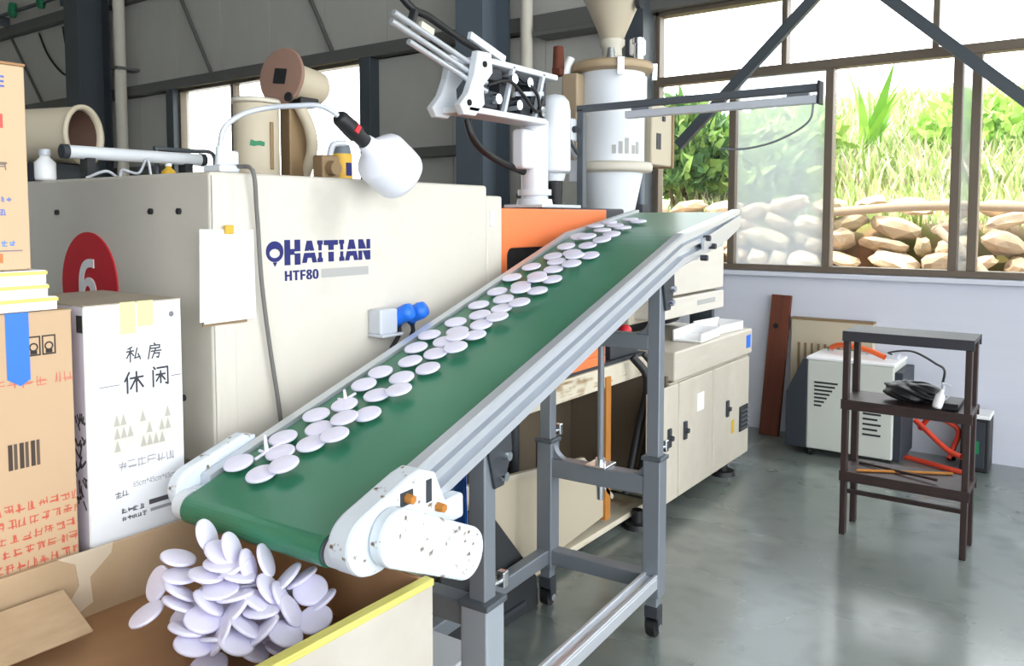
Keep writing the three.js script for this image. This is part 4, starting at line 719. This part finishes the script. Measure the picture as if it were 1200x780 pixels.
// white carton
{
  const x0 = 0.92, x1 = 1.163, y0 = 0.8, y1 = 1.402, zf = -1.862, zb = -2.24, w = x1 - x0, h = y1 - y0;
  const t = thing('carton', 'white printed carton with large black characters beside the conveyor end', 'box', [x0, y0, zf]);
  W(t, 'body', bx(x0, x1, y0 + 0.001, y1 - 0.003, zb, zf, 0.004), M.cardWhite);
  W(t, 'top_flap', [bx(x0, x1, y1 - 0.004, y1, zf, (zf + zb) / 2 + 0.002), bx(x0, x1, y1 - 0.004, y1, zb, (zf + zb) / 2 - 0.002)], std('#a89c8c', 0.7));
  const art = canvas(w, h, 1700, '#e9ebf0', (g) => {
    glyph(g, 'si', 0.097, 0.105, 0.036, '#3c3c42'); glyph(g, 'fang', 0.152, 0.103, 0.038, '#3c3c42');
    glyph(g, 'xiu', 0.088, 0.165, 0.05, '#33333a'); glyph(g, 'xian', 0.16, 0.162, 0.048, '#33333a');
    g.strokeStyle = '#5c5c60'; g.lineWidth = 0.002; g.beginPath(); g.moveTo(0.03, 0.192); g.lineTo(0.078, 0.192); g.moveTo(0.214, 0.19); g.lineTo(0.24, 0.19); g.stroke();
    g.fillStyle = '#d6d3ca'; g.fillRect(0.058, 0.258, 0.17, 0.098); for (let r2 = 0; r2 < 3; r2++) for (let k = 0; k < 10; k++) { g.fillStyle = (r2 === 0 && (k === 2 || k === 3 || k === 5 || k === 6)) ? '#f4f4f4' : rnd() < 0.5 ? '#f1f0ec' : '#b2aea4'; g.beginPath(); g.moveTo(0.061 + k * 0.0165, 0.262 + r2 * 0.031 + 0.028); g.lineTo(0.069 + k * 0.0165, 0.262 + r2 * 0.031); g.lineTo(0.077 + k * 0.0165, 0.262 + r2 * 0.031 + 0.028); g.fill(); }
    smallGlyphs(g, 0.068, 0.378, 0.0225, 6, '#9a9aa0', 0.12);
    smallGlyphs(g, 0.06, 0.448, 0.016, 2, '#6c6c72', 0.14); g.fillStyle = '#8a8a90'; g.font = '0.018px sans-serif'; g.save(); g.translate(0.105, 0.463); g.fillText('65cm*45cm*65cm', 0, 0, 0.115); g.restore();
    smallGlyphs(g, 0.075, 0.492, 0.013, 4, '#55555c', 0.16); g.fillStyle = '#4a4a50'; g.fillRect(0.145, 0.489, 0.075, 0.012); smallGlyphs(g, 0.075, 0.512, 0.0115, 5, '#55555c', 0.16); g.fillStyle = '#9c9ca2'; g.fillRect(0.148, 0.511, 0.07, 0.008);
    g.fillStyle = '#77777c'; g.beginPath(); g.arc(0.218, 0.035, 0.007, 0, 7); g.fill(); g.fillStyle = '#cfd26a'; g.fillRect(0.12, 0.572, 0.05, 0.012);
  });
  W(t, 'printed_front', bx(x0 + 0.003, x1 - 0.003, y0 + 0.003, y1 - 0.003, zf, zf + 0.0012), std('#ffffff', 0.75, 0, { map: art }));
  W(t, 'tape_strip', [bx(x0 + 0.085, x0 + 0.123, y1 - 0.075, y1 + 0.001, zf, zf + 0.0022), bx(x0 + 0.127, x0 + 0.168, y1 - 0.06, y1 + 0.001, zf, zf + 0.0022)], std('#e3dd9a', 0.4), { label: 'pale yellow tape strip' });
  const side = canvas(0.378, h, 900, '#d3cdde', (g) => { g.strokeStyle = '#37363c'; g.lineCap = 'round'; g.lineWidth = 0.006; for (let k = 0; k < 5; k++) for (let j = 0; j < 6; j++) { g.beginPath(); const x = 0.378 - 0.075 + rr(0.0, 0.07), y = 0.25 + k * 0.047 + rr(0, 0.035); g.moveTo(x, y); g.quadraticCurveTo(x + rr(-0.02, 0.02), y + rr(-0.02, 0.03), x + rr(-0.025, 0.025), y + rr(-0.02, 0.03)); g.stroke(); } g.fillStyle = '#2f2f34'; g.fillRect(0.35, 0.02, 0.028, 0.04); });
  const pl = new THREE.PlaneGeometry(0.372, h - 0.006).rotateY(-Math.PI / 2).translate(x0 - 0.0008, (y0 + y1) / 2, (zf + zb) / 2);
  W(t, 'scribbled_side', pl, std('#ffffff', 0.75, 0, { map: side }));
}
// brown carton in front of it
{
  const x0 = 0.44, x1 = 0.893, y0 = 0.78, y1 = 1.398, zf = -1.858, zb = -2.24, w = x1 - x0, h = y1 - y0;
  const t = thing('carton', 'brown carton with red lettering and a strip of blue tape', 'box', [x0, y0, zf]);
  W(t, 'body', bx(x0, x1, y0, y1 - 0.003, zb, zf, 0.004), M.card);
  W(t, 'top_flap', [bx(x0, x1, y1 - 0.004, y1, zf, (zf + zb) / 2 + 0.002), bx(x0, x1, y1 - 0.004, y1, zb, (zf + zb) / 2 - 0.002)], M.card);
  const art = canvas(w, h, 1400, '#c4a685', (g) => {
    const X = (px) => 0.306 + px * 0.00178, Y = (py) => (py - 365) * 0.00187;
    g.strokeStyle = '#2c2622'; g.lineWidth = 0.003; for (const px of [30, 48]) { g.strokeRect(X(px), Y(392), 0.026, 0.04); g.beginPath(); g.arc(X(px) + 0.013, Y(404), 0.008, 0, 7); g.stroke(); g.fillStyle = '#2c2622'; g.fillRect(X(px) + 0.006, Y(408), 0.014, 0.008); }
    smallGlyphs(g, X(-60), Y(436), 0.026, 11, '#c96a58', 0.07);
    for (let k = 0; k < 6; k++) { g.fillStyle = k % 2 ? '#5b4d42' : '#44382f'; g.fillRect(X(4) + k * 0.0115, Y(513), k % 2 ? 0.007 : 0.009, 0.056); }
    for (let r2 = 0; r2 < 5; r2++) smallGlyphs(g, X(-70 + r2 * 3), Y(583 + r2 * 17), 0.021, 13 - (r2 % 3), '#c4533f', 0.1);
    g.fillStyle = '#3a2f28'; g.fillRect(X(14), Y(668), 0.04, 0.014);
    g.strokeStyle = '#b08a62'; g.lineWidth = 0.002; g.beginPath(); g.moveTo(X(45), Y(642)); g.lineTo(X(84), Y(637)); g.stroke();
  });
  W(t, 'printed_front', bx(x0 + 0.003, x1 - 0.003, y0 + 0.003, y1 - 0.003, zf, zf + 0.0012), std('#ffffff', 0.8, 0, { map: art }));
  W(t, 'blue_tape', slabXY([[0.756, 1.4], [0.802, 1.4], [0.802, 1.255], [0.782, 1.243], [0.756, 1.26]], zf, zf + 0.0024), M.blueTape, { label: 'bright blue tape strip' });
}
// cartons that carry them
for (const [a, b, y, lab] of [[0.92, 1.163, 0.8, 'plain lower carton under the white printed carton'], [0.44, 0.893, 0.78, 'plain lower carton under the brown carton with blue tape']]) {
  const t = thing('carton', lab, 'box', [a, 0, -1.865]);
  W(t, 'body', bx(a, b, 0, y, -2.24, -1.865, 0.004), M.card);
}
// packs of sheets, then the tall carton on top
for (let k = 0; k < 3; k++) {
  const y = 1.3995 + k * 0.0295, x1 = [0.868, 0.853, 0.846][k];
  const t = thing('sheet_pack', ['lowest white sheet pack lying directly on the brown carton', 'middle white sheet pack in the stack of three', 'topmost white sheet pack directly under the tall carton'][k], 'paper', [0.66, y, -2.03], [0.02, -0.03, 0.03][k], 'white sheet packs on the brown carton');
  L(t, 'sheets', bx(-0.2, x1 - 0.66, 0, 0.029, -0.15, 0.16, 0.002), M.paper);
  L(t, 'yellow_edge', bx(-0.198, x1 - 0.658, 0.019, 0.027, -0.148, 0.1615), M.yellowPaper, { label: 'yellowish band along the edge' });
}
{
  const x0 = 0.56, x1 = 0.825, y0 = 1.489, y1 = 1.925, zf = -1.885, zb = -2.16;
  const t = thing('carton', 'tall tan carton with blue and red print atop the sheet packs', 'box', [x0, y0, zf]);
  W(t, 'body', bx(x0, x1, y0, y1, zb, zf, 0.004), M.card);
  const art = canvas(x1 - x0, y1 - y0, 1600, '#ceb08f', (g) => {
    const X = (px) => 0.2 + px * 0.00175, Y = (py) => (py - 75) * 0.00182;
    g.fillStyle = '#5567b8'; g.font = 'bold 0.034px sans-serif'; g.fillText('EE', X(-6), Y(118));
    g.fillStyle = '#cf5a52'; g.fillRect(X(-60), Y(132), 0.125, 0.03); g.fillStyle = '#c08a3a'; g.fillRect(X(-60), Y(78), 0.11, 0.02);
    smallGlyphs(g, X(-30), Y(188), 0.018, 4, '#7a6a60', 0.14); smallGlyphs(g, X(2), Y(228), 0.014, 2, '#6a79b8', 0.16); smallGlyphs(g, X(-20), Y(243), 0.016, 3, '#6a79b8', 0.16); smallGlyphs(g, X(-5), Y(280), 0.014, 3, '#5a86c8', 0.16);
    g.fillStyle = '#c77a4a'; g.fillRect(X(-40), Y(296), 0.08, 0.02); g.fillStyle = '#8a7a80'; g.fillRect(X(0), Y(292), 0.05, 0.003);
  });
  W(t, 'printed_front', bx(x0 + 0.003, x1 - 0.003, y0 + 0.003, y1 - 0.003, zf, zf + 0.0012), std('#ffffff', 0.8, 0, { map: art }));
  W(t, 'top_flap', bx(x0 - 0.001, x1 + 0.001, y1, y1 + 0.005, zb, zf + 0.001), M.cardDark);
}
// open carton that catches the discs
{
  const zl = -1.83, zr = -1.122, xb = 1.232, xf = 0.42, y1 = 0.85, yb = 0.7;
  const t = thing('open_carton', 'large open brown carton catching discs under the conveyor end', 'box', [0.83, 0, -1.475]);
  W(t, 'left_panel', bx(xf, xb, 0, y1, zl - 0.008, zl, 0.002), M.card);
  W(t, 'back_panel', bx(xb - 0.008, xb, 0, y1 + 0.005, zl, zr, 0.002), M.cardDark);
  W(t, 'right_panel', bx(xf, xb + 0.012, 0, y1, zr, zr + 0.022, 0.003), std('#ffffff', 0.85, 0, { map: mottled('#b3aca1', '#c6c0b6', 8) }), { label: 'pale outer side' });
  W(t, 'front_panel', bx(xf, xf + 0.008, 0, y1 - 0.1, zl, zr, 0.002), M.card);
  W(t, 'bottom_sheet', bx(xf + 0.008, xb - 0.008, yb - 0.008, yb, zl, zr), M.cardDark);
  W(t, 'rim_tape', [bx(xf, xb + 0.014, y1 - 0.012, y1 + 0.003, zr - 0.002, zr + 0.0245, 0.003)], std('#ffffff', 0.6, 0, { map: mottled('#b9b24e', '#e0da86', 9) }), { label: 'yellow tape along the rim' });
  W(t, 'outer_flap', [bx(0.9, xb + 0.012, 0.56, 0.66, zr + 0.0225, zr + 0.028, 0.002)], M.card);
  W(t, 'clear_tape', slabXY([[0.83, 0.853], [0.955, 0.853], [0.95, 0.83], [0.9, 0.79], [0.905, 0.73], [0.86, 0.712], [0.85, 0.74], [0.875, 0.78], [0.868, 0.83]], zl, zl + 0.0025), M.tapeClear, { label: 'crumpled clear tape' });
  const fl = W(t, 'inner_flap', bx(0.45, 0.83, 0.725, 0.731, -1.815, -1.68, 0.002).translate(-0.83, -0.728, 1.68).rotateX(0.42).translate(0.83, 0.738, -1.68), M.card);
}
// bits on the floor under and behind the stand
{
  const t = thing('blue_cloth', 'blue cloth hanging under the belt behind the near conveyor leg', 'cloth', [1.77, 1.035, -1.47]);
  const cg = new THREE.PlaneGeometry(0.2, 0.38, 24, 30), cp = cg.attributes.position;
  for (let k = 0; k < cp.count; k++) { const x = cp.getX(k), y = cp.getY(k); cp.setX(k, x * (0.75 + 0.25 * (0.19 - y))); cp.setZ(k, 0.02 * Math.sin(x * 55) * (0.6 - y)); }
  cg.computeVertexNormals(); const back = cg.clone(); back.scale(1, 1, 1).translate(0, 0, -0.004);
  const cl = L(t, 'cloth_sheet', [cg.translate(0, -0.19, 0), back.translate(0, -0.19, 0)], M.blue); cl.rotation.y = 0.9;
  L(t, 'hook', bx(-0.01, 0.01, -0.01, 0.05, -0.008, 0.008, 0.003), M.castIron);
  const u = thing('dark_panel', 'dark grey panel leaning against the machine under the belt', 'panel', [2.45, 0, -1.86]);
  L(u, 'panel_sheet', slabXY([[-0.3, 0], [0.28, 0], [0.28, 0.12], [-0.02, 0.5], [-0.3, 0.5]], -0.008, 0.008, 0.003).rotateX(-0.1).translate(0, 0.004, 0.02), M.dark);
  L(u, 'panel_rib', bx(-0.2, 0.18, 0.04, 0.06, 0.02, 0.034), M.castIron);
  const w = thing('pale_tray', 'pale blue grey tray on the floor beside the nearest conveyor leg', 'tray', [1.80, 0, -1.61], 0.05);
  L(w, 'tray_body', [bx(-0.115, 0.115, 0, 0.03, -0.105, 0.105, 0.006), bx(-0.115, 0.115, 0.03, 0.26, 0.09, 0.105, 0.005), bx(-0.115, 0.115, 0.03, 0.26, -0.105, -0.09, 0.005), bx(0.105, 0.115, 0.03, 0.26, -0.09, 0.09, 0.005), bx(-0.115, -0.105, 0.03, 0.26, -0.09, 0.09, 0.005)], M.paleGrey);
  L(w, 'tray_lid', bx(-0.12, 0.12, 0.26, 0.28, -0.11, 0.11, 0.006), M.paleGrey);
}

// ---------------------------------------------------------------- right side: plank, radiator, controller, rack
{
  const p = thing('wood_plank', 'dark reddish wooden plank leaning upright against the white wall', 'plank', [5.93, 0, -1.93]);
  const g = L(p, 'board', bx(-0.018, 0.018, 0, 1.04, -0.075, 0.068, 0.003), M.rustWood); g.rotation.z = -0.14; g.rotation.x = 0.03; g.position.y = 0.003;
  L(p, 'knot', cyl(V(-0.02, 0.81, 0.0), V(0.0, 0.81, 0), 0.02, 0.02, 12), M.darkHole).rotation.z = -0.14;

  const r = thing('panel_radiator', 'beige panel with vertical slots leaning on the wall behind the controller', 'radiator', [6.05, 0, -1.53]);
  L(r, 'panel', bx(-0.025, 0.04, 0.05, 0.875, -0.29, 0.28, 0.01), M.fawn);
  for (let k = 0; k < 11; k++) L(r, 'slot', bx(-0.031, -0.024, 0.42, 0.7, -0.235 + k * 0.046, -0.217 + k * 0.046, 0.002), M.brassBrown);
  L(r, 'top_edge', bx(-0.03, 0.042, 0.865, 0.88, -0.292, 0.282, 0.003), M.brassBrown);
  L(r, 'foot', [bx(-0.025, 0.04, 0, 0.05, -0.25, -0.2), bx(-0.025, 0.04, 0, 0.05, 0.18, 0.23)], M.dark);

  const c = thing('temperature_controller', 'grey machine cabinet with diagonal vents and a dark slanted end', 'machine', [5.79, 0, -1.3]);
  const x0 = -0.21, x1 = 0.2;
  L(c, 'cabinet', bx(x0, x1, 0.05, 0.655, -0.27, 0.27, 0.012), M.ctrlBody);
  L(c, 'top_cover', bx(x0 - 0.005, x1, 0.655, 0.675, -0.275, 0.275, 0.006), M.white);
  const slab = new THREE.ExtrudeGeometry(new THREE.Shape([[0, 0.055], [0.13, 0.055], [0.13, 0.42], [0.02, 0.655], [0, 0.655]].map((q) => new THREE.Vector2(...q))), { depth: x1 - x0, bevelEnabled: true, bevelSize: 0.004, bevelThickness: 0.004, bevelSegments: 2 }).rotateY(Math.PI / 2).translate(x0, 0, -0.272);
  L(c, 'control_end', slab, M.ctrlDark, { label: 'dark slanted control end' });
  for (let k = 0; k < 7; k++) L(c, 'vent_slot', bx(x0 - 0.003, x0 + 0.002, 0.50 - k * 0.026, 0.512 - k * 0.026, -0.22, -0.05 - k * 0.017 - 0.02), M.dark);
  for (let k = 0; k < 5; k++) L(c, 'vent_slot', bx(x0 - 0.003, x0 + 0.002, 0.33 - k * 0.034, 0.343 - k * 0.034, 0.09, 0.2 - (k % 2) * 0.02), M.dark);
  L(c, 'panel_joint', bx(x0 - 0.001, x0 + 0.002, 0.05, 0.655, 0.02, 0.026), M.dark);
  L(c, 'rear_column', bx(x0 + 0.02, x1, 0.05, 0.62, 0.27, 0.32, 0.006), M.ctrlDark);
  L(c, 'caster', [[-0.18, -0.24], [-0.18, 0.24], [0.17, -0.24], [0.17, 0.24]].map(([x, z]) => cyl(V(x, 0.026, z - 0.012), V(x, 0.026, z + 0.012), 0.026, 0.026, 14)), M.blackPlastic);
  L(c, 'pipe_fitting', [cyl(V(0.12, 0.675, 0.05), V(0.12, 0.71, 0.05), 0.02, 0.02, 12), bx(0.0, 0.12, 0.675, 0.7, 0.18, 0.25, 0.005)], M.paleGrey);

  const h1 = thing('orange_hose', 'orange hose curving over the top of the grey controller', 'hose', [5.79, 0.675, -1.3]);
  L(h1, 'hose_run', tube([[0.1, 0.021, -0.2], [0.04, 0.055, -0.14], [-0.02, 0.066, -0.03], [-0.06, 0.055, 0.08], [-0.09, 0.021, 0.19]], 0.018, 40, 10), M.hoseOrange);
  L(h1, 'hose_end', [cyl(V(0.1, 0.002, -0.2), V(0.1, 0.03, -0.2), 0.022, 0.022, 12)], M.chrome);
  const labs = ['red hose looping low behind the rack nearest the controller', 'red hose slanting down behind the rack to the black box', 'lowest red hose lying on the floor behind the rack'];
  [[[5.95, 0.2, -0.93], [5.9, 0.3, -0.85], [5.9, 0.24, -0.7], [5.9, 0.12, -0.72], [5.86, 0.05, -0.74]], [[5.88, 0.27, -0.95], [5.85, 0.22, -0.88], [5.8, 0.12, -0.74], [5.76, 0.1, -0.66]], [[5.85, 0.02, -1.0], [5.8, 0.018, -0.86], [5.74, 0.018, -0.74], [5.7, 0.018, -0.64]]].forEach((pts, i) => {
    const t = thing('red_hose', labs[i], 'hose', pts[0]); W(t, 'hose_run', tube(pts, 0.017, 36, 10), M.hoseRed);
    W(t, 'hose_end', cyl(V(...pts[pts.length - 1]), V(pts[pts.length - 1][0] + 0.03, pts[pts.length - 1][1], pts[pts.length - 1][2] + 0.02), 0.021, 0.021, 12), M.chrome);
  });
  const k = thing('black_box', 'small black box with pale front standing on floor behind the rack', 'box', [5.93, 0, -0.6]);
  L(k, 'case', bx(-0.11, 0.11, 0, 0.34, -0.075, 0.085, 0.01), M.blackPlastic);
  L(k, 'front_plate', bx(-0.116, -0.108, 0.03, 0.32, -0.05, 0.06, 0.003), M.ctrlDark);
  L(k, 'green_label', bx(-0.119, -0.115, 0.12, 0.2, -0.01, 0.03), M.green);
  L(k, 'top_cap', bx(-0.112, 0.112, 0.34, 0.365, -0.077, 0.087, 0.006), M.white);

  const rk = thing('steel_rack', 'dark rusty steel rack with three shelves at the right edge', 'rack', [4.28, 0, -0.75]);
  for (const [x, z] of [[0, -0.27], [0, 0.27], [0.215, -0.27], [0.215, 0.27]]) L(rk, 'leg', [bx(x - 0.022, x + 0.022, 0, 1.02, z - 0.004, z + 0.024, 0.003)], M.rackSteel);
  for (const [y, m] of [[1.01, M.rackTop], [0.665, M.rackSteel], [0.3, M.rackSteel]]) {
    const s = L(rk, 'shelf', bx(-0.025, 0.24, y + 0.008, y + 0.03, -0.275, 0.3, 0.003), m);
    eachL(s, 'shelf_edge', [bx(-0.03, -0.02, y - 0.02, y + 0.03, -0.278, 0.303, 0.002), bx(0.235, 0.245, y - 0.02, y + 0.03, -0.278, 0.303, 0.002)], m);
  }
  L(rk, 'stretcher', bx(0.1, 0.12, 0.18, 0.2, -0.27, 0.28), M.rackSteel);
  const b = thing('black_bag', 'crumpled black bag lying on the middle shelf of the rack', 'bag', [4.4, 0.699, -0.72]);
  const bg = new THREE.SphereGeometry(1, 40, 24), q = bg.attributes.position;
  for (let i = 0; i < q.count; i++) { const d = V().fromBufferAttribute(q, i), f = 0.75 + 0.55 * fbm(d.x * 2.4 + 30, d.y * 3 + d.z * 2.6 + 30, 512, 3); q.setXYZ(i, d.x * 0.1 * f, Math.max(0, 0.045 + d.y * 0.05 * f), d.z * 0.15 * f); }
  bg.scale(1, 1, 0.85); bg.computeVertexNormals(); L(b, 'bag_body', bg, M.blackPlastic);
  L(b, 'strap', tube([[0.02, 0.05, -0.1], [0, 0.085, -0.03], [0.0, 0.09, 0.06], [0.02, 0.04, 0.13]], 0.007, 30, 8), M.dark);
  const wb = thing('spray_bottle', 'white bottle tilted beside the black bag on the rack', 'bottle', [4.28, 0.698, -0.6]);
  const wbb = L(wb, 'bottle_body', lathe([[0, 0], [0.02, 0], [0.022, 0.01], [0.022, 0.06], [0.009, 0.08], [0.009, 0.095], [0, 0.095]], 20), M.white); wbb.rotation.x = 0.25; wbb.position.set(0, 0.006, 0);
  const cap = L(wb, 'spray_head', [cyl(V(0, 0.095, 0), V(0, 0.115, 0), 0.011, 0.009, 12), bx(-0.008, 0.008, 0.113, 0.125, -0.012, 0.03, 0.003)], M.paleGrey); cap.rotation.x = 0.25; cap.position.set(0, 0.006, 0);
  const bt = thing('black_tray', 'flat black tray at the right end of the middle rack shelf', 'tray', [4.4, 0.698, -0.545]);
  L(bt, 'tray_base', bx(-0.12, 0.12, 0, 0.02, -0.035, 0.035, 0.004), M.blackPlastic); L(bt, 'tray_lip', bx(-0.12, -0.11, 0.02, 0.032, -0.035, 0.035, 0.002), M.blackPlastic);
  const lw = thing('loose_cable', 'thin dark cable arching from controller to the rack shelf', 'cable', [5.75, 0.712, -1.08]);
  W(lw, 'cable_run', tube([[5.75, 0.712, -1.08], [5.5, 0.76, -1.05], [5.1, 0.84, -0.85], [4.75, 0.84, -0.68], [4.5, 0.84, -0.6], [4.44, 0.79, -0.6]], 0.006, 60, 6), M.dark);
  const lw2 = thing('rod_scrap', 'thin rusty rods lying across the bottom rack shelf', 'rod', [4.38, 0.33, -0.75]);
  L(lw2, 'rod', cyl(V(-0.1, 0.008, -0.2), V(0.12, 0.008, 0.2), 0.007, 0.007, 10), M.rust); L(lw2, 'rod', cyl(V(0.05, 0.008, -0.22), V(-0.08, 0.02, 0.16), 0.007, 0.007, 10), M.rackSteel);
}
renderer.render(scene, camera);
